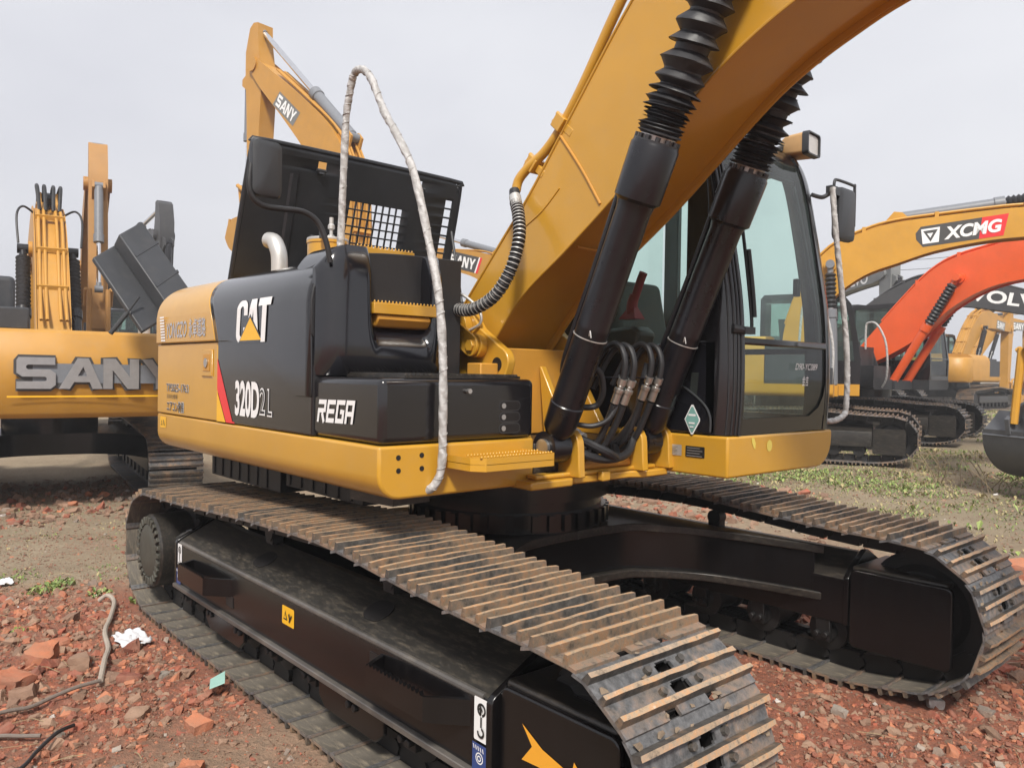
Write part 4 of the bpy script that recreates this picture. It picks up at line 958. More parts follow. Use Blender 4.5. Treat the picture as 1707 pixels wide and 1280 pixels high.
# ---- cab
CP = [(1.252, 1.272), (1.264, 1.45), (1.262, 1.70), (1.245, 1.95), (1.205, 2.20), (1.165, 2.42), (1.125, 2.62), (1.085, 2.755), (1.03, 2.85), (0.95, 2.905), (0.80, 2.935)]
CPS = curve2(CP, 4)
def cx_at(z):
    for (x0, z0), (x1, z1) in zip(CPS, CPS[1:]):
        if z0 <= z <= z1: return x0 + (x1-x0)*(z-z0)/max(1e-9, z1-z0)
    return CPS[-1][0]
def sweep(prof, y0, y1, dep, ins0=0.0, ins1=0.0):
    """pillar between y0 and y1 that follows the curved front, dep thick"""
    b = MB(); secs = []
    for i, (x, z) in enumerate(prof):
        a, c = prof[max(i-1, 0)], prof[min(i+1, len(prof)-1)]; t = Vector((c[0]-a[0], 0, c[1]-a[1])).normalized(); n_ = Vector((-t.z, 0, t.x))
        p = Vector((x, 0, z)); q = p + n_*dep
        secs.append([(p.x-ins0, y0, p.z), (p.x-ins1, y1, p.z), (q.x, y1, q.z), (q.x, y0, q.z)])
    b.loft(secs, True, True); return b
CY0, CY1 = 0.322, 1.372
cab = empty('cab', parent=EX)
def cabpart(b, name, mat, bev=0.0, **k): return b.build(name, mat, cab, bev, **k)
# right corner: round in plan, so the front edge steps back towards the boom
def corner(yo, yi, r_in, side):
    b = MB(); secs = []
    for (x, z) in CPS[:-2]:
        row = []
        for k in range(7):
            a = R(90*k/6); row.append((x - r_in*(1-math.sin(a)), yo + (yi-yo)*(1-math.cos(a)), z))
        row += [(x-0.05, yi, z), (x-0.17, yo + (0.03 if yi > yo else -0.03), z), (x - r_in - 0.06, yo, z)]
        secs.append(row)
    b.loft(secs, True, True); return b
cabpart(corner(CY0, 0.435, 0.09, 1), 'front_pillar', BLK); cabpart(corner(CY1, 1.265, 0.05, -1), 'front_pillar', BLK)
for k in range(4):                      # ribbed rubber strips on the right corner
    b = MB(); yk_ = 0.345 + k*0.021
    zs = [q for q in CPS if q[1] < 2.75]
    b.tube([(x - 0.09*(1-math.sqrt(max(0, 1-(1-(yk_-CY0)/0.113)**2))) + 0.002, yk_, z) for x, z in zs], 0.0045, 6); cabpart(b, 'rubber_strip', RUB)
b = MB(); b.loft([[(cx_at(z)-0.004, y, z) for y in (0.43, 0.6, 0.9, 1.1, 1.27)] for z in (1.272, 1.30, 1.33, 1.352)], False)
cabpart(b, 'front_sill', BLK)
b = MB(); b.loft([[(cx_at(z)-0.002, y, z) for z in (1.352, 1.40, 1.46, 1.54)] for y in (1.266,)] + [[(cx_at(z)-0.002, 1.266 - w_, z) for z, w_ in ((1.352, 0.17), (1.40, 0.07), (1.46, 0.025), (1.54, 0.0))]], False); cabpart(b, 'sill_corner', BLK)
b = MB(); b.loft([[(cx_at(z)+0.001, y, z) for y in (0.437, 0.85, 1.264)] for z in (1.724, 1.734, 1.752, 1.758)], False); so = b.build('window_bar', BLK, cab); q = so.modifiers.new('t', 'SOLIDIFY'); q.thickness = 0.02
def pane(zs, y0, y1, name, mat, off=0.012, par=None):
    b = MB(); b.loft([[(cx_at(z)-off, y, z) for y in (y0, (y0+y1)/2, y1)] for z in zs], False); return b.build(name, mat, par or cab)
pane([1.35+0.0375*k for k in range(11)], 0.437, 1.265, 'lower_windscreen', GLASD)
pane([1.755+0.043*k for k in range(25)], 0.437, 1.265, 'windscreen', GLASS)
# inner windscreen frame
for y in (0.455, 1.245):
    b = MB(); b.tube([(cx_at(1.76+k*0.06)-0.035, y - (0.05*(k/15) if y > 1 else 0), 1.76+k*0.06) for k in range(16)], 0.011, 8); cabpart(b, 'screen_frame', PLAS)
b = MB(); b.tube([(cx_at(2.68)-0.035, 0.455, 2.68), (cx_at(2.68)-0.035, 1.19, 2.68)], 0.012, 8); cabpart(b, 'screen_frame', PLAS)
b = MB(); b.box(1.13, 1.16, 1.12, 1.155, 2.02, 2.12); cabpart(b, 'screen_latch', PLAS, 0.004)
# roof
b = MB(); rs = []
for x, z, iy in ((1.055, 2.80, 0.04), (1.03, 2.85, 0.03), (0.95, 2.905, 0.03), (0.80, 2.94, 0.03), (0.5, 2.945, 0.03), (0.16, 2.93, 0.03), (0.06, 2.89, 0.05)):
    rs.append([(x, CY0+iy*0.3, z-0.10), (x, CY0+iy*0.2, z-0.05), (x, CY0+iy+0.03, z), (x, 0.85, z+0.012), (x, CY1-iy-0.03, z), (x, CY1-iy*0.2, z-0.05), (x, CY1-iy*0.3, z-0.10)])
b.loft(rs, True); cabpart(b, 'cab_roof', BLK)
b = MB(); b.box(0.2, 0.7, 0.5, 1.2, 2.965, 2.985); cabpart(b, 'roof_hatch', PLAS, 0.01)
# right wall and its big window
b = MB()
b.prism([(1.17, 1.272), (1.17, 1.74), (1.0, 1.74), (0.35, 1.70), (0.06, 1.70), (0.06, 1.272)], CY0, CY0+0.03, 'xz'); rw = cabpart(b, 'right_wall', BLKG, 0.006)
b = MB(); b.prism([(0.98, 1.74), (1.17, 1.74), (1.09, 2.60), (0.985, 2.82), (0.915, 2.82), (0.98, 2.50)], CY0+0.002, CY0+0.04, 'xz'); cabpart(b, 'side_pillar', BLK, 0.006)
b = MB(); b.box(0.06, 0.17, CY0, CY0+0.05, 1.70, 2.86); cabpart(b, 'rear_pillar', BLK, 0.006)
b = MB(); b.prism([(0.17, 2.78), (0.93, 2.80), (0.93, 2.86), (0.17, 2.86)], CY0+0.002, CY0+0.04, 'xz'); cabpart(b, 'roof_rail', BLK, 0.004)
b = MB(); y = CY0+0.018; b.F(b.V([(0.17, y, 1.70), (0.98, y, 1.735), (0.99, y, 2.3), (0.93, y, 2.80), (0.17, y, 2.80)])); cabpart(b, 'side_window', GLASS)
b = MB(); b.prism([(1.02, 1.445), (1.06, 1.445), (1.07, 1.58), (1.03, 1.58)], CY0-0.003, CY0, 'xz'); b.build('small_window', GLASD, cab)
b = MB(); b.prism([(0.60, 1.278), (1.15, 1.278), (1.155, 1.36), (1.12, 1.42), (0.96, 1.52), (0.60, 1.52)], CY0-0.008, CY0-0.001, 'xz'); cabpart(b, 'wall_cover', BLKG, 0.006)
b = MB(); b.tube([(0.94, CY0-0.009, 1.515), (1.0, CY0-0.01, 1.50), (1.11, CY0-0.01, 1.425), (1.15, CY0-0.01, 1.36), (1.152, CY0-0.01, 1.285)], 0.006, 8, 5); cabpart(b, 'cover_trim', PLAS)
dm = lambda s: [(-0.047*s, 0), (-0.006*s, -0.075*s), (0.006*s, -0.075*s), (0.047*s, -0.006*s), (0.047*s, 0.006*s), (0.006*s, 0.075*s), (-0.006*s, 0.075*s)]
poly_decal([(0, dm(1.0)), (1, dm(0.86)), (0, [(-0.022, 0.018), (0.022, 0.018), (0.022, 0.028), (-0.022, 0.028)]), (0, [(-0.018, -0.022), (0.018, -0.022), (0.018, -0.014), (-0.018, -0.014)]), (0, [(-0.012, -0.04), (0.012, -0.04), (0.012, -0.034), (-0.012, -0.034)])], (1.045, CY0-0.009, 1.342), SX, SZ, [WHT, GDC], cab, 'diamond_sticker')
# left wall, door window, rear window, floor
b = MB(); b.box(0.06, 1.19, CY1-0.03, CY1, 1.272, 1.345); b.box(0.06, 1.17, CY1-0.03, CY1, 1.70, 1.735); b.box(0.06, 0.30, CY1-0.03, CY1, 1.346, 1.699); b.box(1.165, 1.21, CY1-0.03, CY1, 1.346, 1.699); b.box(0.06, 0.17, CY1-0.04, CY1, 1.72, 2.86); b.box(0.17, 1.0, CY1-0.04, CY1, 2.78, 2.86); cabpart(b, 'door', BLK, 0.004)
b = MB(); y = CY1-0.02; b.F(b.V([(0.17, y, 1.72), (1.18, y, 1.72), (1.0, y, 2.78), (0.17, y, 2.78)])); b.F(b.V([(0.30, y, 1.345), (1.165, y, 1.345), (1.165, y, 1.70), (0.30, y, 1.70)])); cabpart(b, 'door_window', GLASS)
b = MB(); b.box(0.03, 0.058, CY0, CY1, 1.272, 1.85); b.box(0.03, 0.058, CY0, CY1, 2.75, 2.88); cabpart(b, 'rear_wall', BLK, 0.004)
b = MB(); b.F(b.V([(0.045, CY0+0.04, 1.85), (0.045, CY1-0.04, 1.85), (0.045, CY1-0.04, 2.75), (0.045, CY0+0.04, 2.75)])); cabpart(b, 'rear_window', GLASS)
b = MB(); b.box(0.06, 1.20, CY0+0.03, CY1-0.03, 1.272, 1.30); b.box(0.07, 0.2, CY0+0.05, CY1-0.05, 1.30, 1.55); cabpart(b, 'cab_floor', PLAS)
# seat, consoles, levers
b = MB(); b.box(0.22, 0.66, 0.62, 1.10, 1.60, 1.72); b.prism([(0.16, 1.70), (0.32, 1.70), (0.22, 2.15), (0.10, 2.15)], 0.62, 1.10, 'xz'); cabpart(b, 'seat', SEAT, 0.04, seg=3)
for y0, y1 in ((0.40, 0.55), (1.17, 1.30)):
    b = MB(); b.prism([(0.1, 1.5), (0.56, 1.55), (0.62, 1.80), (0.57, 1.84), (0.1, 1.80)], y0, y1, 'xz'); cabpart(b, 'console', PLAS, 0.02)
b = MB(); b.tube([(0.50, 0.475, 1.88), (0.50, 0.475, 1.96), (0.52, 0.475, 2.02)], 0.03, 12, 4, lambda t: 1.2-0.3*t); b.tube([(0.52, 0.475, 2.0), (0.56, 0.475, 2.1), (0.58, 0.475, 2.14)], 0.024, 12, 4); b.hull([(0.44, 0.43, 1.88), (0.56, 0.43, 1.88), (0.56, 0.52, 1.88), (0.44, 0.52, 1.88), (0.51, 0.475, 1.99)]); cabpart(b, 'joystick', REDP)
b = MB(); b.box(0.92, 0.98, 0.40, 0.46, 1.31, 1.70); b.box(0.9, 0.96, 0.38, 0.56, 1.68, 1.80); cabpart(b, 'monitor', PLAS, 0.01)
for y in (0.78, 0.9): 
    b = MB(); b.tube([(0.72, y, 1.3), (0.78, y, 1.5), (0.80, y, 1.86)], 0.012, 8, 4); b.box(0.78, 0.90, y-0.04, y+0.04, 1.42, 1.44); cabpart(b, 'travel_lever', PLAS)
# wiper
b = MB(); b.tube([(1.27, 0.465, 1.80), (1.275, 0.47, 1.84), (1.24, 0.475, 2.1), (1.195, 0.48, 2.38)], 0.009, 8, 5); b.box(1.255, 1.285, 0.40, 0.49, 1.775, 1.81); b.cyl((1.235, 0.36, 1.80), (1.27, 0.42, 1.79), 0.026, 0.02, 10); cabpart(b, 'wiper', RUB)
b = MB(); b.tube([(1.285, 0.478, 1.86), (1.27, 0.48, 2.0), (1.24, 0.485, 2.2)], 0.012, 6, 4); cabpart(b, 'wiper_blade', RUB)
lettering('D90-YC089', (1.268, 1.03, 1.622), SY, (0, 0, 1), 0.24, 0.035, WHT, cab, shear=0.35, off=0.004, name='chalk_writing')
lettering('金吉', (1.268, 1.02, 1.545), SY, (0, 0, 1), 0.07, 0.055, WHT, cab, shear=0.2, off=0.004, name='chalk_writing')
# work lamp on the roof corner
b = MB(); M = Matrix.Translation((1.03, 1.335, 2.925)) @ Matrix.Rotation(R(4), 4, 'Z')
b.loft([[M @ Vector((x, y, z)) for y, z in rrect(-0.085*s, 0.085*s, -0.065*s+0.02*(1-s), 0.065*s+0.02*(1-s), 0.022)] for x, s in ((-0.09, 0.62), (-0.05, 0.92), (0.06, 1.0), (0.075, 1.0))], True, True); lp = b.build('work_lamp', TAN, cab)
b = MB(); b.loft([[M @ Vector((x, y, z)) for y, z in rrect(-0.088*s, 0.088*s, -0.068*s, 0.068*s, 0.02)] for x, s in ((0.06, 1.0), (0.095, 0.98), (0.096, 0.86), (0.08, 0.84))], False, True); b.build('lamp_rim', PLAS, cab)
b = MB(); b.loft([[M @ Vector((x, y, z)) for y, z in rrect(-0.07, 0.07, -0.052, 0.052, 0.012)] for x in (0.078, 0.085)], True, True); b.build('lamp_lens', LENS, cab)
b = MB(); b.tube([(0.93, 1.20, 2.87), (0.95, 1.22, 2.90), (0.96, 1.27, 2.92)], 0.018, 8, 3); b.build('lamp_mount', PLAS, cab)
# left hand rail and mirror
b = MB(); LRAIL = [(1.19, 1.44, 2.68), (1.205, 1.455, 2.45), (1.215, 1.50, 2.2), (1.22, 1.58, 1.85), (1.225, 1.605, 1.6), (1.225, 1.60, 1.40), (1.225, 1.575, 1.345), (1.22, 1.48, 1.315), (1.2, 1.37, 1.31)]; b.tube(LRAIL, 0.0165, 12, 10, lambda t: 1 + 0.05*math.sin(t*110+3*math.sin(t*23))); wrap_seam(LRAIL, 0.0168, b.build('hand_rail', WRAP, EX))
b = MB(); b.box(1.20, 1.205, 1.43, 1.50, 1.335, 1.42, Matrix.Rotation(R(3), 4, 'X')); b.build('paper_tag', WHT, EX)
b = MB(); b.tube([(1.10, 1.37, 2.64), (1.13, 1.43, 2.63), (1.15, 1.47, 2.65), (1.16, 1.53, 2.68)], 0.013, 8, 4); b.box(1.14, 1.18, 1.46, 1.56, 2.65, 2.70)
b.tube([(1.16, 1.52, 2.70), (1.16, 1.525, 2.735), (1.16, 1.56, 2.75), (1.16, 1.765, 2.75), (1.16, 1.785, 2.735), (1.16, 1.785, 2.50)], 0.009, 8, 4)
ml = b.build('mirror_arm', PLAS, EX)
b = MB(); b.loft([[(1.13+dx, y, z) for y, z in rrect(1.56+i, 1.765-i, 2.40+i, 2.71-i, 0.035)] for dx, i in ((0, 0), (0.02, -0.004), (0.045, 0), (0.055, 0.02))], True, True); b.build('mirror_head', PLAS, ml)

# ================================================================== the other excavators in the yard
def gz(x, y):
    """height of the yard: level round the machine, rising a little towards the back rows"""
    return 0.024*min(13, max(0, y-3.0)) - 0.03*min(1, max(0, (-x-3.5)/2))*(1 if y < 2 else 0)
CACHE = {}
def shared(key, fn):
    if key not in CACHE: CACHE[key] = fn()
    return CACHE[key]
def far_track_mesh():
    b = MB(); hw = 0.30
    for i in range(49):
        a = PAT(i*PITCH_S); c = PAT((i+1)*PITCH_S); d = Vector((c[0]-a[0], 0, c[1]-a[1])).normalized(); n_ = Vector((-d.z, 0, d.x)); yv = n_.cross(d)
        m = ((a[0]+c[0])/2, (a[1]+c[1])/2)
        M = Matrix(((d.x, yv.x, n_.x, m[0]), (d.y, yv.y, n_.y, 0), (d.z, yv.z, n_.z, m[1]), (0, 0, 0, 1)))
        b.mi = 0; b.box(-0.098, 0.092, -hw, hw, 0.048, 0.06, M); b.mi = 2; b.box(-0.09, 0.08, -0.1, 0.1, -0.045, 0.047, M)
        for g in (-0.069, 0, 0.069): b.mi = 1; b.box(g-0.010, g+0.010, -hw, hw, 0.06, 0.092, M)
    return b.mesh('track', [SHOE, GRSD, DARK], 30)
def far_frame_mesh(y0, sgn):
    b = MB(); pr = sec_frame(0, sgn)
    b.loft([[(x, y, z) for y, z in pr] for x in (-1.4, 1.55)], True, True)
    for s_ in (-1, 1): b.prism(rrect(1.56, 2.04, 0.17, 0.58, 0.03, 2), s_*0.19, s_*0.215, 'xz')
    b.box(1.56, 1.9, -0.189, 0.189, 0.54, 0.575)
    return b.mesh('track_frame', BLKD, 30)
def far_wheel_mesh(r, w_): return MB().lathe((0, -w_/2, 0), SY, [(0, 0.05), (0, r*0.7), (0.03, r*0.8), (0.03, r), (w_-0.03, r), (w_-0.03, r*0.8), (w_, r*0.7), (w_, 0.05)], 28).mesh('idler_wheel', DARK)
def far_rollers():
    b = MB()
    for k in range(8): b.cyl((-1.3+k*0.38, -0.16, 0.21), (-1.3+k*0.38, 0.16, 0.21), 0.095, n=12)
    b.box(-1.35, 1.4, -0.10, 0.10, 0.19, 0.30)
    return b.mesh('track_rollers', DARK)
FOOT = (0.10, 1.76)
def boom_mesh(mat, wd=0.42, pin=(2.35, 0.88), brk=0.0):
    c = [(0, 0, 0.17), (0.5, 0.30, 0.24), (1.2, 0.68, 0.34), (2.0, 0.98, 0.40), (2.55, 1.07, 0.42), (3.2, 1.0, 0.36), (4.2, 0.62, 0.28), (5.2, 0.18, 0.20), (5.68, 0.0, 0.14)]
    cs = smooth_path([Vector((x, z, h)) for x, z, h in c], 4)
    tp, bt = [], []
    for i, p in enumerate(cs):
        a, q = cs[max(i-1, 0)], cs[min(i+1, len(cs)-1)]; t = Vector((q.x-a.x, q.y-a.y)).normalized()
        tp.append((p.x - t.y*p.z, p.y + t.x*p.z)); bt.append((p.x + t.y*p.z, p.y - t.x*p.z))
    poly = bt + [(5.82, 0.02)] + tp[::-1] + [(-0.16, 0.0)]
    b = MB(); b.prism(poly, -wd/2, -wd/2+0.012, 'xz'); b.prism(poly, wd/2-0.012, wd/2, 'xz'); b.prism(offset_poly(poly, 0.03), -wd/2+0.0125, wd/2-0.0125, 'xz')
    b.cyl((pin[0], -wd/2-0.05, pin[1]), (pin[0], wd/2+0.05, pin[1]), 0.12, n=20); b.cyl((0, -wd/2-0.1, 0), (0, wd/2+0.1, 0), 0.11, n=20)
    for s_ in (-1, 1): b.prism([(2.55+brk, 1.44-0.3*brk), (3.05+brk, 1.36-0.4*brk), (2.92+brk, 1.66-0.3*brk), (2.78+brk, 1.70-0.3*brk)], s_*0.11-0.02, s_*0.11+0.02, 'xz')
    return b.mesh('boom', mat)
def boom_pipes(mat, wd=0.42):
    b = MB()
    for y in (-0.15, -0.08, 0.08, 0.15):
        b.tube([(0.1, y, 0.42), (0.6, y, 0.66), (1.2, y, 1.06), (1.9, y, 1.42), (2.5, y*0.9, 1.55), (3.2, y*0.9, 1.43), (4.2, y*0.8, 0.96), (5.2, y*0.7, 0.47)], 0.022, 8, 4)
    for (x, z) in ((0.7, 0.70), (1.3, 1.10), (2.0, 1.44)): b.box(x-0.03, x+0.03, -0.19, 0.19, z-0.02, z+0.05)
    return b.mesh('boom_pipe', mat)
def custom_boom(mat, c, wd=0.42):
    poly = curve2(c['bot'], 4) + curve2(c['top'], 4)[::-1]
    b = MB(); b.prism(poly, -wd/2, -wd/2+0.012, 'xz'); b.prism(poly, wd/2-0.012, wd/2, 'xz'); b.prism(offset_poly(poly, 0.03), -wd/2+0.0125, wd/2-0.0125, 'xz')
    for q, r, e in ((c['pin'], 0.11, 0.05), ((0, 0), 0.11, 0.1), (c['tip'], 0.11, 0.03)): b.cyl((q[0], -wd/2-e, q[1]), (q[0], wd/2+e, q[1]), r, n=20)
    x, z = c['brk']
    for s_ in (-1, 1): b.prism([(x-0.25, z-0.14), (x+0.28, z-0.12), (x+0.08, z+0.08), (x-0.05, z+0.10)], s_*0.11-0.02, s_*0.11+0.02, 'xz')
    return b.mesh('boom', mat)
def custom_pipes(mat, c):
    b = MB(); t = c['top'][1:-1]
    for y in (-0.16, -0.09, 0.09, 0.16): b.tube([(x, y, z+0.055) for x, z in t], 0.022, 8, 4)
    for x, z in t[1::2]: b.box(x-0.03, x+0.03, -0.20, 0.20, z-0.02, z+0.085)
    return b.mesh('boom_pipe', mat)
def stick_mesh(mat, wd=0.32):
    poly = [(-0.80, 0.10), (-0.72, 0.22), (-0.30, 0.34), (0.10, 0.33), (0.8, 0.26), (2.0, 0.17), (2.85, 0.11), (2.95, 0.0), (2.85, -0.10), (1.5, -0.17), (0.5, -0.22), (0.10, -0.20), (-0.10, -0.14), (-0.45, -0.06), (-0.78, -0.04)]
    b = MB(); b.prism(poly, -wd/2, wd/2, 'xz'); b.cyl((0, -wd/2-0.08, 0), (0, wd/2+0.08, 0), 0.13, n=20); b.cyl((2.83, -wd/2-0.03, 0), (2.83, wd/2+0.03, 0), 0.10, n=16)
    for s_ in (-1, 1): b.prism([(0.05, 0.30), (0.45, 0.27), (0.28, 0.52), (0.16, 0.52)], s_*0.09-0.02, s_*0.09+0.02, 'xz')
    return b.mesh('stick', mat)
def bucket_mesh(mat, wd=1.15):
    """pin at the origin; the mouth opens towards +x, the back curls to -z"""
    out_ = [(0.0, 0.10), (0.30, 0.16), (0.46, 0.05), (0.40, -0.1)]
    back = curve2([(0.46, 0.05), (0.62, -0.15), (0.66, -0.45), (0.52, -0.78), (0.22, -1.0), (-0.15, -1.12), (-0.42, -1.16)], 4)
    ins = offset_poly(back, -0.03)
    b = MB()
    sec = back + [(x-0.02, z+0.03) for x, z in back[::-1]]
    b.prism(sec, -wd/2, wd/2, 'xz')
    side = [(0.46, 0.05)] + back + [(-0.20, -0.75), (-0.02, -0.35), (0.08, -0.1), (0.25, 0.03)]
    for s_ in (-1, 1): b.prism(side, s_*wd/2-0.02, s_*wd/2+0.012, 'xz')
    b.box(0.10, 0.5, -wd/2, wd/2, -0.02, 0.04)
    for s_ in (-1, 1): b.prism([(-0.08, 0.08), (0.10, 0.16), (0.36, 0.20), (0.48, 0.06), (0.20, -0.05), (-0.06, -0.09)], s_*0.2-0.03, s_*0.2+0.03, 'xz')
    for k in range(5):
        y = -wd/2+0.08 + k*(wd-0.16)/4; b.hull([(-0.40, y-0.05, -1.19), (-0.40, y+0.05, -1.19), (-0.40, y-0.05, -1.12), (-0.40, y+0.05, -1.12), (-0.62, y-0.03, -1.165), (-0.62, y+0.03, -1.165), (-0.62, y, -1.15)])
    return b.mesh('bucket', mat)
def far_house(mat, hood, wd=1.36):
    d = {}
    b = MB(); s = skirt_sec(-0.5, -wd, 1.06, 1.27, 0.09); b.loft([[(x, y, z) for y, z in s] for x in (-1.9, 0.85)], True, True); s = skirt_sec(0.35, wd, 1.06, 1.27, 0.09); b.loft([[(x, y, z) for y, z in s] for x in (-1.9, 1.25)], True, True); b.box(-1.89, 0.9, -0.499, 0.349, 1.06, 1.25)
    d['upper_frame'] = b.mesh('upper_frame', [mat])
    pl = curve2([(-1.905, -wd), (-2.2, -1.34), (-2.46, -1.24), (-2.66, -0.95), (-2.72, -0.5), (-2.74, 0)], 4); pl = pl + [(x, -y) for x, y in pl[-2::-1]]
    b = MB(); b.loft([[(x*k, y*(2-k if k > 1 else k), z) for x, y in pl] for z, k in ((1.04, 0.96), (1.10, 0.985), (1.26, 0.99), (1.30, 1.0), (1.72, 1.0), (1.76, 0.99), (1.92, 0.985), (1.96, 0.965))], True)
    d['counterweight'] = b.mesh('counterweight', mat, 50)
    b = MB(); pr = [(-wd+0.01, 1.272), (-wd+0.01, 1.85), (-wd+0.06, 1.98), (-wd+0.2, 2.08), (-0.4, 2.12), (0.30, 2.12), (0.30, 1.272)]; b.prism(pr, -1.89, -0.25, 'yz'); d['engine_housing'] = b.mesh('engine_housing', mat)
    b = MB(); b.box(-0.24, 0.45, -wd+0.02, -0.52, 1.272, 1.95); b.box(0.46, 0.84, -wd+0.03, -0.58, 1.272, 1.55); d['fuel_tank'] = b.mesh('fuel_tank', hood)
    b = MB(); b.prism([(-0.4, 1.251), (0.55, 1.251), (0.30, 1.95), (0.0, 2.0), (-0.2, 1.7)], -0.32, -0.27, 'xz'); b.prism([(-0.4, 1.251), (0.55, 1.251), (0.30, 1.95), (0.0, 2.0), (-0.2, 1.7)], 0.20, 0.25, 'xz'); d['boom_bracket'] = b.mesh('boom_bracket', mat)
    return d
def far_cab():
    y0, y1 = 0.36, 1.34
    pr = [(1.25, 1.272), (1.26, 1.7), (1.19, 2.2), (1.08, 2.75), (0.95, 2.92), (0.7, 2.96), (-0.45, 2.94), (-0.52, 2.85), (-0.52, 1.272)]
    b = MB()
    for a, c in ((y0, y0+0.06), (y1-0.06, y1)):
        b.prism([(1.25, 1.272), (1.26, 1.7), (-0.52, 1.7), (-0.52, 1.272)], a, c, 'xz')
        b.prism([(1.26, 1.701), (1.19, 2.2), (1.08, 2.75), (0.95, 2.92), (0.86, 2.85), (0.99, 2.72), (1.10, 2.2), (1.15, 1.701)], a, c, 'xz')
        b.prism([(0.33, 1.701), (0.42, 1.701), (0.42, 2.85), (0.33, 2.85)], a, c, 'xz'); b.prism([(-0.52, 1.701), (-0.42, 1.701), (-0.42, 2.85), (-0.52, 2.85)], a, c, 'xz')
    b.prism([(0.98, 2.86), (0.95, 2.925), (0.7, 2.965), (-0.45, 2.945), (-0.525, 2.86)], y0-0.005, y1+0.005, 'xz')
    b.box(1.20, 1.255, y0+0.061, y1-0.061, 1.272, 1.36); b.box(1.23, 1.262, y0+0.061, y1-0.061, 1.72, 1.75); b.box(-0.51, 1.19, y0+0.061, y1-0.061, 1.272, 1.30)
    b.box(-0.51, -0.48, y0+0.061, y1-0.061, 1.31, 1.85)
    b.prism([(-0.1, 1.31), (0.4, 1.31), (0.4, 1.8), (0.0, 1.82), (-0.1, 2.5), (-0.22, 2.5)], 0.62, 1.08, 'xz')
    m1 = b.mesh('cab', BLK)
    b = MB()
    for y in (y0+0.03, y1-0.03):
        b.F(b.V([(0.42, y, 1.70), (1.2, y, 1.70), (1.13, y, 2.25), (0.93, y, 2.85), (0.42, y, 2.85)])); b.F(b.V([(-0.42, y, 1.70), (0.33, y, 1.70), (0.33, y, 2.85), (-0.42, y, 2.85)]))
    b.loft([[(x, y, z) for y in (y0+0.06, y1-0.06)] for x, z in ((1.24, 1.36), (1.245, 1.72), (1.18, 2.2), (1.07, 2.75), (0.97, 2.87))], False)
    b.F(b.V([(-0.5, y0+0.06, 1.85), (-0.5, y1-0.06, 1.85), (-0.5, y1-0.06, 2.85), (-0.5, y0+0.06, 2.85)]))
    return m1, b.mesh('cab_window', GLASD)
def far_bellows(b, p, d, L0, L1, r):
    n = int((L1-L0)/0.07); prof = []
    for k in range(n): t = L0 + (L1-L0)*k/n; prof += [(t, r*0.72), (t + 0.04, r)]
    prof.append((L1, r*0.6)); b.lathe(p, d, prof, 16)
def far_cyl(root, name, p0, p1, barrel, r, mat, rodmat, bellows=False):
    p0, p1 = Vector(p0), Vector(p1); d = (p1-p0).normalized(); Lc = (p1-p0).length
    b = MB(); b.lathe(p0, d, [(0, r*0.5), (0.05, r), (barrel-0.16, r), (barrel-0.15, r*1.18), (barrel, r*1.18)], 18); b.cyl(p0-SY*r, p0+SY*r, r*0.8, n=14); o = b.build(name, mat, root)
    b = MB(); b.cyl(p0 + d*barrel, p1, r*0.52, n=12); b.build('piston_rod', rodmat, o)
    b = MB(); b.cyl(p1-SY*r*0.9, p1+SY*r*0.9, r*0.85, n=14); b.cyl(p1 - d*r*1.6, p1, r*0.6, n=12); b.build('rod_end', mat, o)
    if bellows: b = MB(); far_bellows(b, p0, d, barrel+0.02, Lc-0.15, r*1.15); b.build('bellows_boot', BELL, o)
    return o
def rot2(p, a): return (p[0]*math.cos(a) - p[1]*math.sin(a), p[0]*math.sin(a) + p[1]*math.cos(a))
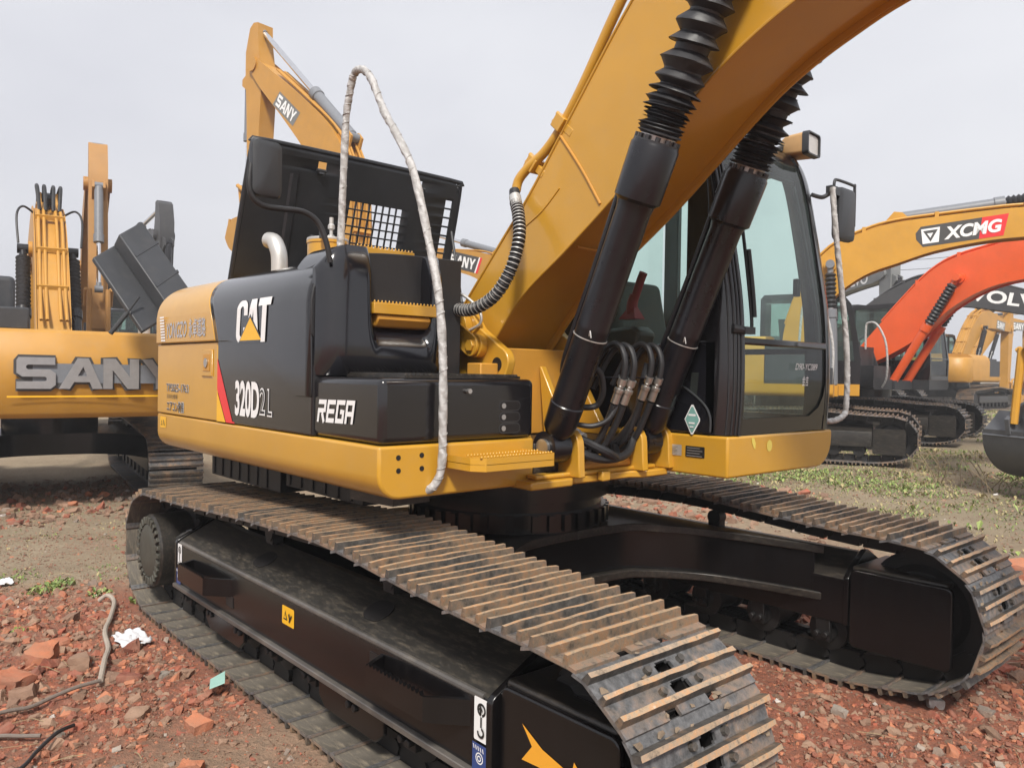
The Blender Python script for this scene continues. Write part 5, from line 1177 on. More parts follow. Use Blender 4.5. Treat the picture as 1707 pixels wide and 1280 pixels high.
def xcavator(loc, head, ba, sa, ka, body, boomc, hood, label, name='excavator', cylc=None, boots=True, low=None, cab=True, stick_c=None, scale=1.0, pipes=True, buck=None, tr=0.0, pin=(2.35, 0.88), brk=0.0, cust=None, sbell=False):
    """ba boom chord angle, sa stick angle, ka bucket angle (all from the horizontal, degrees)"""
    x, y = loc
    root = empty(name, (x, y, gz(x, y) if low is None else low), R(head), label, 'excavator', 'excavators parked in the yard'); root.scale = (scale,)*3
    cylc = cylc or BLKC; stick_c = stick_c or boomc; buck = buck or stick_c
    def put(nm, me, lc=(0, 0, 0), ry=0.0, par=None, low_=False):
        o = bpy.data.objects.new(nm, me); col.objects.link(o); o.parent = par or root
        if low_: o.location = Matrix.Rotation(R(tr), 3, 'Z') @ Vector(lc); o.rotation_euler = (0, 0, R(tr))
        else: o.location = lc; o.rotation_euler = (0, ry, 0)
        return o
    tm = shared('track', far_track_mesh)
    for s_ in (-1, 1):
        put('track', tm, (0, s_*1.19, 0), low_=True); put('track_frame', shared(('fr', s_), lambda: far_frame_mesh(0, s_)), (0, s_*1.19, 0), low_=True)
        put('idler_wheel', shared('idl', lambda: far_wheel_mesh(0.30, 0.2)), (1.83, s_*1.19, 0.41), low_=True); put('final_drive', shared('idl2', lambda: far_wheel_mesh(0.27, 0.46)), (-1.83, s_*1.22, 0.395), low_=True); put('roller_row', shared('rol', far_rollers), (0, s_*1.19, 0), low_=True)
    def cbm():
        b = MB(); b.loft([[(x_, y_, 0.45) for x_, y_ in ol], [(x_, y_, 0.72) for x_, y_ in ol]], True, True); b.lathe((0, 0, 0.72), SZ, [(0, 0.56), (0.34, 0.56)], 32); return b.mesh('carbody', BLKF)
    put('carbody', shared('cbody', cbm), low_=True)
    for nm, me in shared(('house', body.name, hood.name), lambda: far_house(body, hood)).items(): put(nm, me)
    if cab:
        c1, c2 = shared('cab', far_cab); co = put('cab', c1); put('cab_window', c2, par=co)
    brp, tpp = (2.85, 1.60), (5.68, 0.0)
    if cust: ba = 0; pin, brp, tpp = cust['pin'], cust['brk'], cust['tip']
    a = R(ba); F0 = Vector((FOOT[0], -0.035, FOOT[1]))
    bo = put('boom', custom_boom(boomc, cust) if cust else shared(('boom', boomc.name, pin, brk), lambda: boom_mesh(boomc, 0.42, pin, brk)), F0, -a)
    if cust: put('boom_pipe', custom_pipes(boomc, cust), par=bo)
    elif pipes: put('boom_pipe', shared(('pipe', boomc.name), lambda: boom_pipes(boomc)), par=bo)
    def bp_(p): q = rot2(p, a); return Vector((F0.x+q[0], F0.y, F0.z+q[1]))
    tip = bp_(tpp); s = R(sa)
    st = put('stick', shared(('stick', stick_c.name), lambda: stick_mesh(stick_c)), tip, -s)
    def sp2(p): q = rot2(p, s); return Vector((tip.x+q[0], F0.y, tip.z+q[1]))
    bk = put('bucket', shared(('bucket', buck.name), lambda: bucket_mesh(buck)), sp2((2.83, 0)), -R(ka))
    for s_ in (-1, 1):
        far_cyl(root, 'boom_cylinder', (0.80, -0.035+s_*0.33, 1.22), bp_(pin) + SY*s_*0.33, 1.38, 0.088, cylc, CHR, boots)
    far_cyl(root, 'stick_cylinder', bp_(brp), sp2((-0.72, 0.08)), 1.62 if sbell else 1.45, 0.10, cylc, CHR, sbell)
    far_cyl(root, 'bucket_cylinder', sp2((0.22, 0.46)), sp2((2.2, 0.42)), 1.1, 0.075, cylc, CHR, False)
    lk = MB(); p = sp2((2.2, 0.42)); q = sp2((2.4, 0.06)); bq = bk.location + Vector((rot2((0.36, 0.12), R(ka))[0], 0, rot2((0.36, 0.12), R(ka))[1]))
    for s_ in (-1, 1): lk.cyl(p + SY*s_*0.2, q + SY*s_*0.2, 0.04, n=8); lk.cyl(p + SY*s_*0.15, bq + SY*s_*0.15, 0.045, n=8)
    lk.build('bucket_linkage', stick_c, root)
    return root, bo, st, bk
def polar(u, depth):
    """ground point seen depth metres in front of the lens, u metres to the right per metre of depth"""
    f = Vector((FW.x, FW.y)).normalized(); r = Vector((f.y, -f.x)); p = Vector((CAM.x, CAM.y)) + f*depth + r*(u*depth)
    return (p.x, p.y)
U_ = lambda px: (px-853.5)/FPX
HD0 = math.degrees(math.atan2(RT.y, RT.x))            # heading that runs to the right across the view

SANY_Y = paint('loader_yellow', (0.47, 0.235, 0.036), 0.42, (0.36, 0.25, 0.14), 0.3, var=0.07)
OLD_Y = paint('faded_ochre', (0.37, 0.185, 0.048), 0.5, (0.25, 0.17, 0.10), 0.45, var=0.1)
XC_Y = paint('amber_yellow', (0.53, 0.265, 0.025), 0.4, (0.36, 0.25, 0.12), 0.22, var=0.07)
ORG = paint('orange_red_paint', (0.80, 0.115, 0.025), 0.36, (0.50, 0.16, 0.08), 0.2, coat=0.2, var=0.06)
VGR = paint('pale_grey_paint', (0.17, 0.175, 0.175), 0.45, (0.24, 0.22, 0.19), 0.3)
VDK = paint('charcoal_paint', (0.045, 0.045, 0.048), 0.42, (0.11, 0.10, 0.09), 0.3)
HGR = paint('dark_hood_paint', (0.035, 0.037, 0.042), 0.45, (0.11, 0.10, 0.09), 0.3)
CGR = plain('cylinder_grey', (0.17, 0.18, 0.20), 0.4)
DGR = paint('dull_bucket_grey', (0.085, 0.09, 0.10), 0.5, (0.16, 0.145, 0.125), 0.4)
LGR = plain('grey_letter', (0.36, 0.36, 0.37), 0.3, 0.5)
LDK = plain('dark_plate', (0.06, 0.058, 0.058), 0.4)

def side_word(bo, body, x, z, ang, wd, ht, side=-1, mat=None, plate=None, wide=False, wdb=0.42, bold=0.03, shear=0.0, ph=1.35, pw=1.12, slash=False):
    """a word mark on the side of a boom or stick, in the arm's own frame"""
    mat = mat or WHT; a = R(ang); rt = Vector((math.cos(a), 0, math.sin(a)))*(1 if side < 0 else -1); up = Vector((-math.sin(a), 0, math.cos(a)))
    org = Vector((x, side*wdb/2, z))
    if plate:
        q = 0.12*ht
        P_ = [(0, [(-wd*pw/2-q, -ht*ph/2), (wd*pw/2-q, -ht*ph/2), (wd*pw/2+q, ht*ph/2), (-wd*pw/2+q, ht*ph/2)])]
        ms = [plate]
        if slash: e = wd*pw/2; P_ += [(1, [(e-q, -ht*ph/2), (e-q+0.05, -ht*ph/2), (e+q+0.05, ht*ph/2), (e+q, ht*ph/2)]), (2, [(e-q+0.05, -ht*ph/2), (e-q+0.13, -ht*ph/2), (e+q+0.13, ht*ph/2), (e+q+0.05, ht*ph/2)])]; ms += [WHT, RED]
        poly_decal(P_, org, rt, up, ms, bo, 'name_plate', 0.003)
    if wide: wide_word(org, rt, up, wd, ht, mat, bo, 0.008)
    else: lettering(body, org, rt, up, wd, ht, mat, bo, bold=bold, shear=shear, off=0.008)
def wrapped_rail(root, pts, r=0.022):
    b = MB(); b.tube(pts, r, 8, 6); return b.build('hand_rail', WRAP, root)

# A: the one on the left, seen from behind with its engine hood tipped open
aA, bA, sA, kA = xcavator(polar(U_(85), 10.4), HD0+123, 19, -75, -30, SANY_Y, SANY_Y, HGR, 'yellow excavator at left seen from behind, big raised grey letters across its counterweight', cab=False)
for o in list(aA.children):
    if o.name.startswith('engine_housing') or o.name.startswith('fuel_tank'): bpy.data.objects.remove(o)
b = MB(); b.box(-2.28, -1.30, 0.30, 1.28, 1.963, 2.20); b.build('radiator_box', HGR, aA, 0.02)
b = MB(); b.box(-1.25, -0.6, 0.42, 1.25, 1.28, 2.62); b.build('rear_box', HGR, aA, 0.06, 3)
b = MB(); b.box(-1.88, -0.2, -1.3, 0.28, 1.272, 1.75); b.box(-1.0, 0.6, -1.3, -0.5, 1.76, 1.98); b.build('engine_bay', DARK, aA)
b = MB(); b.cyl((-1.95, -0.86, 1.7), (-1.95, -0.86, 2.30), 0.065, n=16); b.cyl((-1.95, -0.86, 2.22), (-1.99, -0.86, 2.36), 0.07, 0.06, 16); b.build('exhaust_pipe', GAL, aA)
MA = Matrix.Translation(aA.location) @ Matrix.Rotation(aA.rotation_euler.z, 4, 'Z')
def at_px(u, v, t): return CAM + (FW + R2*((u-853.5)/FPX) - U2*((v-640)/FPX))*t
def world_child(o, root, M):
    o.parent = root; o.matrix_local = M.inverted(); return o
pA = [at_px(155, 429, 7.7), at_px(228, 387, 8.3), at_px(312, 506, 8.1), at_px(238, 552, 7.5)]
nA = (pA[1]-pA[0]).cross(pA[3]-pA[0]).normalized()
if nA.dot(CAM - pA[0]) > 0: nA = -nA
b = MB(); b.loft([pA, [p + nA*0.05 for p in pA]], True, True)
e1, e2 = (pA[1]-pA[0]), (pA[3]-pA[0])
q = [pA[0]+e1*0.45+e2*0.0, pA[1]+e2*0.0, pA[1]+e2*1.0, pA[0]+e1*0.45+e2*1.0]
b.loft([[p - nA*0.002 for p in q], [p - nA*0.16 + (CAM-p).normalized()*0.02 for p in q]], True, True)
world_child(b.build('open_hood', HGR, None, 0.012), aA, MA)
b = MB(); 
for k in (0.3, 0.72):
    s0 = pA[0]+e1*0.46+e2*k; s1 = pA[1]+e2*k; b.loft([[p + off for p in (s0, s1)] for off in (-nA*0.162, -nA*0.178 + e2*0.01, -nA*0.178 + e2*0.04, -nA*0.162 + e2*0.05)], False)
world_child(b.build('hood_rib', HGR, None), aA, MA)
b = MB(); b.cyl(at_px(184, 556, 7.4), at_px(212, 522, 7.5), 0.022, n=10); b.cyl(at_px(212, 522, 7.5), at_px(232, 495, 7.6), 0.011, n=8); world_child(b.build('hood_strut', RUB, None), aA, MA)
yc = -0.34
for y in (-0.13, -0.05, 0.05, 0.13):
    b = MB(); b.tube([(2.2, y, 1.52), (2.35, y*1.1, 1.70), (2.55, y*1.2, 1.82), (2.80, y*1.2, 1.78), (2.98, y, 1.60), (3.05, y, 1.46)], 0.026, 8, 5); b.build('hydraulic_hose', RUB, bA)
for s_ in (-1, 1):
    b = MB(); b.tube([(2.3, s_*0.2, 1.45), (2.2, s_*0.34, 1.55), (2.0, s_*0.42, 1.45), (1.7, s_*0.40, 1.1)], 0.016, 8, 6); b.build('hydraulic_hose', RUB, bA)
wo = Vector((-2.757, yc, 1.51)); wp = []
for q in WIDE:
    sc = [((x/WIDE_W-0.5)*1.52, (z-0.5)*0.32) for x, z in q]
    ar = sum(sc[i-1][0]*sc[i][1]-sc[i][0]*sc[i-1][1] for i in range(len(sc)))
    wp.append((0, offset_poly(sc, -0.026 if ar > 0 else 0.026)))
wp += [(1, [(-0.62, -0.10), (0.62, -0.10), (0.62, 0.10), (-0.62, 0.10)])]
poly_decal(wp, wo, (0, -1, 0), SZ, [LDK, CGR], aA, 'letter_outline', 0.0, stagger=0.0004)
wide_word((-2.757, yc, 1.51), (0, -1, 0), SZ, 1.52, 0.32, LGR, aA, 0.004, 0.03)
poly_decal([(0, [(-0.84, -0.222), (0.86, -0.216), (0.86, -0.232), (-0.84, -0.240)])], (-2.757, yc, 1.50), (0, -1, 0), SZ, [YDC], aA, 'name_plate', 0.001)

# B and the dark one behind it
aB, bB, sB, kB = xcavator(polar(U_(150), 19), HD0-60, 35, -77, -60, OLD_Y, OLD_Y, HGR, 'yellow excavator at left behind the tipped hood, its stick upright against the sky', scale=1.0, cylc=CGR, buck=VDK)
aN, bN, sN, kN = xcavator(polar(U_(180), 31), HD0-50, 25, -90, -30, VDK, VDK, HGR, 'charcoal excavator farthest back at left, only its dark stick top showing beside the open hood', scale=1.38)
poly_decal([(0, [(-0.1, -0.12), (0.1, -0.12), (0.1, 0.12), (-0.1, 0.12)])], (0.4, -0.16, 0), SX, SZ, [YDC], sN, 'warning_sticker', 0.004)
# C: high inverted V behind the raised hood
aC, bC, sC, kC = xcavator(polar(U_(578), 17), HD0+140, 63, -88, -75, SANY_Y, SANY_Y, HGR, 'yellow excavator whose raised boom and stick make a tall peak above the open black hood', scale=1.3, cylc=CGR)
for s_ in (-1, 1): side_word(bC, 'SANY', 4.25, 0.50, -24, 0.70, 0.21, s_, WHT, VGR, True, pw=1.15)
# D: behind the hood, boom low with a red slashed plate
aD, bD, sD, kD = xcavator(polar(U_(905), 20.5), HD0+140, 33, -68, -20, SANY_Y, SANY_Y, HGR, 'yellow excavator half hidden behind the open hood, a red-slashed plate on its boom', scale=1.0, cylc=CGR)
for s_ in (-1, 1): side_word(bD, 'SANY', 3.75, 0.80, -19, 1.0, 0.30, s_, WHT, LDK, True, slash=True, ph=1.5)
# E: the amber one right of the cab
rel = lambda q: [(round(x-FOOT[0], 3), round(z-FOOT[1], 3)) for x, z in q]
CE = dict(bot=rel([(-0.02, 1.62), (0.22, 1.70), (0.32, 2.0), (0.50, 2.33), (0.79, 2.803), (1.278, 3.186), (1.849, 3.397), (2.401, 3.575), (3.111, 3.70), (3.685, 3.74), (4.6, 3.78), (5.6, 3.74), (5.76, 3.80)]),
          top=rel([(-0.06, 1.76), (-0.02, 2.30), (0.276, 3.133), (0.703, 3.683), (1.262, 3.955), (1.74, 4.085), (2.389, 4.148), (3.101, 4.20), (3.674, 4.223), (4.8, 4.20), (5.6, 3.99), (5.76, 3.93)]), pin=(0.63, 1.63), brk=(1.685, 2.43), tip=(5.54, 2.11))
aE, bE, sE, kE = xcavator(polar(U_(1310), 14.5), HD0-24, 0, -96, -25, XC_Y, XC_Y, HGR, 'amber excavator right of the cab, a black and red plate on its long boom', cylc=CGR, tr=-4, cust=CE, sbell=True)
P_ = [(0, [(-1.05, -0.05), (-0.92, -0.235), (0.30, -0.235), (0.42, 0.235), (-0.92, 0.235), (-1.05, 0.10)]), (1, [(0.30, -0.235), (0.82, -0.235), (0.98, 0.235), (0.42, 0.235)]),
      (2, [(-0.92, -0.17), (-0.56, -0.17), (-0.50, 0.17), (-0.92, 0.17)]), (0, [(-0.88, 0.125), (-0.55, 0.125), (-0.74, -0.14)]), (2, [(-0.80, 0.06), (-0.66, 0.06), (-0.735, -0.05)])]
P_ = [(k, [(x*0.68, y*0.74) for x, y in q]) for k, q in P_]
a = R(6.5); rt = Vector((math.cos(a), 0, math.sin(a))); up = Vector((-math.sin(a), 0, math.cos(a)))
eo = Vector((2.69, -0.21, 2.125))
poly_decal(P_, eo, rt, up, [LDK, RED, WHT], bE, 'name_plate', 0.003)
lettering('XCMG', eo + rt*0.13, rt, up, 0.86, 0.215, WHT, bE, bold=0.04, shear=0.25, off=0.011)
wrapped_rail(aE, [(0.82, -1.2, 1.28), (0.83, -1.2, 1.9), (0.7, -1.2, 2.5), (0.5, -1.2, 2.75), (0.35, -1.2, 2.6), (0.3, -1.2, 2.0)])
# F: the orange-red one
CF = dict(bot=rel([(-0.06, 1.66), (0.075, 1.56), (0.66, 1.80), (1.31, 2.20), (1.827, 2.704), (2.453, 3.067), (3.097, 3.22), (4.2, 3.27), (5.4, 3.0), (5.76, 2.98)]),
          top=rel([(-0.149, 1.80), (0.451, 2.484), (1.188, 3.281), (1.598, 3.611), (1.984, 3.78), (2.605, 3.92), (3.078, 4.029), (4.0, 3.98), (5.2, 3.42), (5.76, 3.16)]), pin=(1.92, 1.58), brk=(2.9, 2.42), tip=(5.55, 1.31))
aF, bF, sF, kF = xcavator(polar(U_(1440), 17.5), HD0-50, 0, -112, -40, HGR, ORG, HGR, 'bright orange-red boom excavator standing right of the amber one, black body', cylc=ORG, tr=12, cust=CF)
wrapped_rail(aF, [(0.5, -1.0, 1.9), (0.5, -1.0, 2.35), (0.55, -1.0, 2.45), (0.72, -1.0, 2.42), (0.90, -1.0, 2.1), (0.96, -1.0, 1.7), (0.95, -1.0, 1.3), (0.86, -1.0, 1.1)])
# G, H: the two grey ones
aG, bG, sG, kG = xcavator(polar(U_(1325), 36), HD0-80, 25, -88, -20, VGR, VGR, HGR, 'pale grey excavator far behind the amber boom, its grey stick hanging straight down', scale=1.25)
for s_ in (-1, 1): side_word(bG, 'VOLVO', 4.3, 0.55, -23, 1.6, 0.34, s_, WHT, bold=0.03)
aH, bH, sH, kH = xcavator(polar(U_(1375), 26), HD0-38, 7, -95, -20, VDK, VDK, HGR, 'charcoal excavator behind the orange-red one, white serif capitals on its dark boom', scale=1.24)
def serif_word(bo, x, z, ang, wd, ht):
    side_word(bo, 'VOLVO', x, z, ang, wd, ht, -1, WHT, bold=0.03)
    a = R(ang); rt = Vector((math.cos(a), 0, math.sin(a))); up = Vector((-math.sin(a), 0, math.cos(a))); c = wd/5
    sf = []
    for k, (f0, f1) in ((0, (-0.52, -0.16)), (0, (0.12, 0.46)), (3, (-0.50, -0.14)), (3, (0.14, 0.50))): cx_ = -wd/2 + c*(k+0.5); sf.append((0, [(cx_+f0*c, ht*0.40), (cx_+f1*c, ht*0.40), (cx_+f1*c, ht*0.52), (cx_+f0*c, ht*0.52)]))
    poly_decal(sf, Vector((x, -0.21, z)), rt, up, [WHT], bo, 'lettering', 0.0085)
serif_word(bH, 4.25, 0.62, -18, 1.75, 0.30)
# I: yellow pair at the back
aI, bI, sI, kI = xcavator(polar(U_(1590), 34), HD0+40, 17, -92, -20, SANY_Y, SANY_Y, HGR, 'yellow excavator in the far back row, showing its counterweight below the grey boom', scale=1.1)
side_word(bI, 'SANY', 4.4, 0.45, -22, 0.85, 0.28, -1, WHT, VGR, True); side_word(bI, 'SANY', 4.4, 0.45, -22, 0.85, 0.28, 1, WHT, VGR, True)
aI2, bI2, sI2, kI2 = xcavator(polar(U_(1612), 46), HD0+30, 22, -90, -20, SANY_Y, SANY_Y, HGR, 'most distant yellow excavator, peeping out beside the far back row one', scale=1.2)
side_word(bI2, 'SANY', 4.4, 0.45, -22, 1.0, 0.32, -1, WHT, VGR, True); side_word(bI2, 'SANY', 4.4, 0.45, -22, 1.0, 0.32, 1, WHT, VGR, True)
# J: only the stick and bucket reach in from the right
aJ, bJ, sJ, kJ = xcavator(polar(U_(2330), 11), HD0-165, 20, -74, -50, XC_Y, XC_Y, HGR, 'yellow excavator reaching in from the right edge with a dull grey bucket on the ground', buck=DGR)
# power lines across the sky
for k, (z0, z1, wl) in enumerate(((12.0, 14.2, 'thin upper power line in the sky above the orange-red boom'), (11.2, 13.4, 'thin lower power line in the sky above the orange-red boom'))):
    p0 = Vector((*polar(U_(1350), 70), z0)); p1 = Vector((*polar(U_(1900), 60), z1))
    b = MB(); b.tube([p0.lerp(p1, t/16) - SZ*(1.2*4*(t/16)*(1-t/16)) for t in range(17)], 0.022, 6)
    o = b.build('power_line', RUB); tag(o, wl, 'power line', 'power lines')

# ================================================================== the ground
def nz2(x, y, s, o=0): return noise.noise(Vector((x*s+o, y*s-o*0.7, o*1.3)))
def sst(a, b, x): t = min(1, max(0, (x-a)/(b-a))); return t*t*(3-2*t)
def red_zone(x, y):
    n = 0.55*nz2(x, y, 0.9, 3) + 0.3*nz2(x, y, 2.7, 5)
    a = sst(-3.3, -2.2, x + n*0.9)*sst(-1.0, -1.5, y - n*0.2) * (1-0.75*sst(-0.5, 0.6, x + n)*sst(-2.4, -1.9, -abs(y+2.3)+0))
    c = sst(-0.2, 0.9, x + n*0.5)*sst(2.6, 1.4, y + n*0.6)*sst(-1.4, -0.9, y)
    d = sst(4.6, 2.6, y + n*1.6)*sst(1.2, 1.6, y)*sst(-4.2, -1.2, x + n*1.5)
    return min(1, max(0, max(a, c, d) + 0.35*n))
def grass_zone(x, y):
    n = nz2(x, y, 0.55, 9) + 0.5*nz2(x, y, 1.7, 11)
    g = sst(4.6, 6.6, y + n)*0.62 + sst(20, 40, y)*0.25
    g2 = sst(-2.7, -3.6, x + n*0.5)*sst(1.0, -1.0, y)*0.35*(1-sst(-6, -8, x))
    return min(1, max(0, max(g, g2) + 0.55*n - 0.12))
NX = 330
def axis(c, lin, far):
    o = []
    for i in range(NX+1):
        t = -1 + 2*i/NX; o.append(c + lin*t + (far-lin)*math.copysign(abs(t)**5, t))
    return o
AX, AY = axis(-0.3, 9.5, 620), axis(0.8, 10.5, 620)
def ground_h(x, y):
    z = gz(x, y)
    r = math.hypot(x, y)
    k = sst(60, 15, r)
    inner = 0.35 if (abs(abs(y)-1.19) < 0.36 and abs(x) < 2.4) else 1.0
    z += k*(0.020*nz2(x, y, 1.1, 2) + 0.014*nz2(x, y, 4.0, 7) + (0.009 + 0.012*red_zone(x, y))*nz2(x, y, 11.0, 4))*inner - 0.004
    if inner < 1: z = min(z, 0.018)
    return z
gv = []; red_a = []; gr_a = []
for y in AY:
    for x in AX:
        gv.append((x, y, ground_h(x, y))); red_a.append(red_zone(x, y)); gr_a.append(grass_zone(x, y))
gf = [(j*(NX+1)+i, j*(NX+1)+i+1, (j+1)*(NX+1)+i+1, (j+1)*(NX+1)+i) for j in range(NX) for i in range(NX)]
gm = bpy.data.meshes.new('ground'); gm.from_pydata(gv, [], gf)
for nm, dat in (('brick', red_a), ('grass', gr_a)):
    at = gm.attributes.new(nm, 'FLOAT', 'POINT'); at.data.foreach_set('value', dat)
for p in gm.polygons: p.use_smooth = True
m, n, l, b_ = newmat('yard_soil')
ab = n.new('ShaderNodeAttribute'); ab.attribute_name = 'brick'; ag = n.new('ShaderNodeAttribute'); ag.attribute_name = 'grass'
x1 = pos_noise(n, l, 1.4, 6, 0.65); x2 = pos_noise(n, l, 24, 6, 0.7); x3 = pos_noise(n, l, 95, 4, 0.7)
soil = ramp(n, l, x1.outputs['Fac'], [(0.3, (0.20, 0.145, 0.090)), (0.5, (0.31, 0.24, 0.155)), (0.7, (0.40, 0.32, 0.22))])
soil2 = mixc(n, l, 0.55, soil.outputs['Color'], ramp(n, l, x2.outputs['Fac'], [(0.3, (0.15, 0.108, 0.072)), (0.55, (0.29, 0.23, 0.16)), (0.8, (0.44, 0.37, 0.28))]).outputs['Color'])
brk = ramp(n, l, x2.outputs['Fac'], [(0.28, (0.14, 0.068, 0.046)), (0.5, (0.27, 0.105, 0.063)), (0.66, (0.36, 0.11, 0.055)), (0.85, (0.33, 0.18, 0.12))])
c = mixc(n, l, ab.outputs['Fac'], soil2, brk.outputs['Color'])
gmul = n.new('ShaderNodeMath'); gmul.operation = 'MULTIPLY'; l.new(ag.outputs['Fac'], gmul.inputs[0])
gr_ = ramp(n, l, x2.outputs['Fac'], [(0.40, (0, 0, 0)), (0.62, (0.85, 0.85, 0.85))]); l.new(gr_.outputs['Color'], gmul.inputs[1])
gcol = ramp(n, l, x3.outputs['Fac'], [(0.3, (0.045, 0.060, 0.020)), (0.7, (0.13, 0.15, 0.055))])
c = mixc(n, l, gmul.outputs[0], c, gcol.outputs['Color'])
l.new(c, b_.inputs['Base Color']); b_.inputs['Roughness'].default_value = 0.9
ad = n.new('ShaderNodeMath'); ad.operation = 'MULTIPLY_ADD'; l.new(x3.outputs['Fac'], ad.inputs[0]); ad.inputs[1].default_value = 0.4; l.new(x2.outputs['Fac'], ad.inputs[2])
bump(n, l, b_, ad.outputs[0], 0.9, 0.03)
gm.materials.append(m)
ground = bpy.data.objects.new('ground', gm); col.objects.link(ground); tag(ground, 'trampled brown soil with red brick dust and patches of weeds', kind='structure')

# ---- broken brick: one mass of small pieces, the biggest lumps as things of their own
def chunk_mat(name, c0, c1):
    m, n, l, b = newmat(name)
    g = n.new('ShaderNodeNewGeometry'); y = pos_noise(n, l, 26, 5, 0.7)
    f = n.new('ShaderNodeMath'); f.operation = 'MULTIPLY_ADD'; l.new(y.outputs['Fac'], f.inputs[0]); f.inputs[1].default_value = 0.55
    l.new(g.outputs['Random Per Island'], f.inputs[2])
    r = ramp(n, l, f.outputs[0], [(0.25, c0), (0.75, tuple((a+b2)/2 for a, b2 in zip(c0, c1))), (1.2 if False else 1.0, c1)])
    dz = pos_noise(n, l, 9, 5, 0.75); df = ramp(n, l, dz.outputs['Fac'], [(0.36, (0.0,)*3), (0.66, (0.6,)*3)])
    l.new(mixc(n, l, df.outputs['Color'], r.outputs['Color'], (0.29, 0.175, 0.118)), b.inputs['Base Color']); b.inputs['Roughness'].default_value = 0.9
    bump(n, l, b, pos_noise(n, l, 80, 5, 0.7).outputs['Fac'], 0.6, 0.01)
    return m
CB = [chunk_mat('brick_orange', (0.27, 0.078, 0.042), (0.50, 0.18, 0.09)), chunk_mat('brick_red', (0.19, 0.052, 0.034), (0.36, 0.10, 0.058)), chunk_mat('brick_dusty', (0.18, 0.105, 0.072), (0.32, 0.205, 0.14)), chunk_mat('stone_grey', (0.16, 0.14, 0.12), (0.34, 0.31, 0.27)), chunk_mat('dirt_clod', (0.14, 0.085, 0.057), (0.28, 0.175, 0.12)), chunk_mat('pale_plaster', (0.50, 0.48, 0.45), (0.72, 0.70, 0.67))]
rc = random.Random(11)
def template(kind):
    """a broken, weathered piece about one unit across"""
    bm = bmesh.new(); pts = []
    if kind == 'brick':
        for sx in (-1, 1):
            for sy in (-1, 1):
                for sz in (-1, 1): pts.append((sx*0.5*rc.uniform(0.45, 1.1), sy*0.40*rc.uniform(0.4, 1.1), sz*0.27*rc.uniform(0.5, 1.1)))
        for k in range(6): pts.append((rc.uniform(-.55, .55), rc.uniform(-.42, .42), rc.uniform(-.3, .3)))
    else:
        for k in range(12):
            v = Vector((rc.gauss(0, 1), rc.gauss(0, 1), rc.gauss(0, 1))).normalized(); pts.append((v.x*0.5*rc.uniform(.65, 1.1), v.y*0.4*rc.uniform(.65, 1.1), v.z*0.32*rc.uniform(.65, 1.1)))
    for p in pts: bm.verts.new(p)
    bmesh.ops.convex_hull(bm, input=bm.verts)
    for v in [v for v in bm.verts if not v.link_faces]: bm.verts.remove(v)
    bmesh.ops.subdivide_edges(bm, edges=bm.edges, cuts=1, use_grid_fill=True)
    o_ = rc.uniform(0, 50)
    for v in bm.verts: v.co += Vector((noise.noise(v.co*3.1 + Vector((o_, 0, 0))), noise.noise(v.co*3.1 + Vector((0, o_, 0))), noise.noise(v.co*3.1 + Vector((0, 0, o_)))))*0.11
    bm.verts.index_update(); bm.verts.ensure_lookup_table()
    r = ([v.co.copy() for v in bm.verts], [[v.index for v in f.verts] for f in bm.faces]); bm.free(); return r
TP = [template('brick' if k % 2 else 'stone') for k in range(48)]
def pebble():
    bm = bmesh.new()
    for k in range(8):
        v = Vector((rc.gauss(0, 1), rc.gauss(0, 1), rc.gauss(0, 1))).normalized(); bm.verts.new((v.x*0.5, v.y*0.42, v.z*0.36))
    bmesh.ops.convex_hull(bm, input=bm.verts)
    for v in [v for v in bm.verts if not v.link_faces]: bm.verts.remove(v)
    bm.verts.index_update(); bm.verts.ensure_lookup_table()
    r = ([v.co.copy() for v in bm.verts], [[v.index for v in f.verts] for f in bm.faces]); bm.free(); return r
TPF = [pebble() for k in range(24)]
RV, RF, RM = [], [], []
def add_chunk(x, y, s, mi, lift=0.06):
    vs, fs = rc.choice(TP if s > 0.016 else TPF); b0 = len(RV)
    M = Matrix.Rotation(rc.uniform(0, 6.28), 3, 'Z') @ Matrix.Rotation(rc.gauss(0, 0.5), 3, 'X') @ Matrix.Rotation(rc.gauss(0, 0.4), 3, 'Y')
    z = ground_h(x, y) + s*lift
    for v in vs: q = M @ (v*s); RV.append((x+q.x, y+q.y, z+q.z))
    for f in fs: RF.append([b0+i for i in f]); RM.append(mi)
def pick(red):
    if rc.random() < red: return rc.choices((0, 1, 2), (0.42, 0.33, 0.25))[0]
    return rc.choices((3, 4, 2, 5, 1), (0.12, 0.62, 0.18, 0.012, 0.068))[0]
def scatter(x0, x1, y0, y1, n, smin, smax, dens=None, red=0.75, pw=2.6):
    k = 0
    while k < n:
        x, y = rc.uniform(x0, x1), rc.uniform(y0, y1); k += 1
        if abs(abs(y)-1.19) < 0.325 and abs(x) < 1.98: continue
        rz = red_zone(x, y)
        d = rz if dens is None else dens
        if rc.random() > 0.10 + 0.9*d: continue
        s = smin + (smax-smin)*rc.random()**pw
        add_chunk(x, y, s, pick(red*(0.25+0.75*rz)))
scatter(-3.2, 1.3, -3.3, -1.5, 15000, 0.006, 0.045, pw=3.2)
scatter(-3.2, 0.0, -2.9, -1.5, 1500, 0.016, 0.08, pw=2.6); scatter(-2.4, -0.4, -2.6, -1.55, 100, 0.06, 0.13, pw=2.0)
scatter(0.5, 3.2, -0.95, 0.95, 8000, 0.005, 0.042, pw=3.4); scatter(1.4, 3.2, -0.4, 2.8, 6500, 0.005, 0.05, pw=3.2)
scatter(1.5, 2.9, 0.1, 2.2, 260, 0.03, 0.08, red=0.55, pw=2)
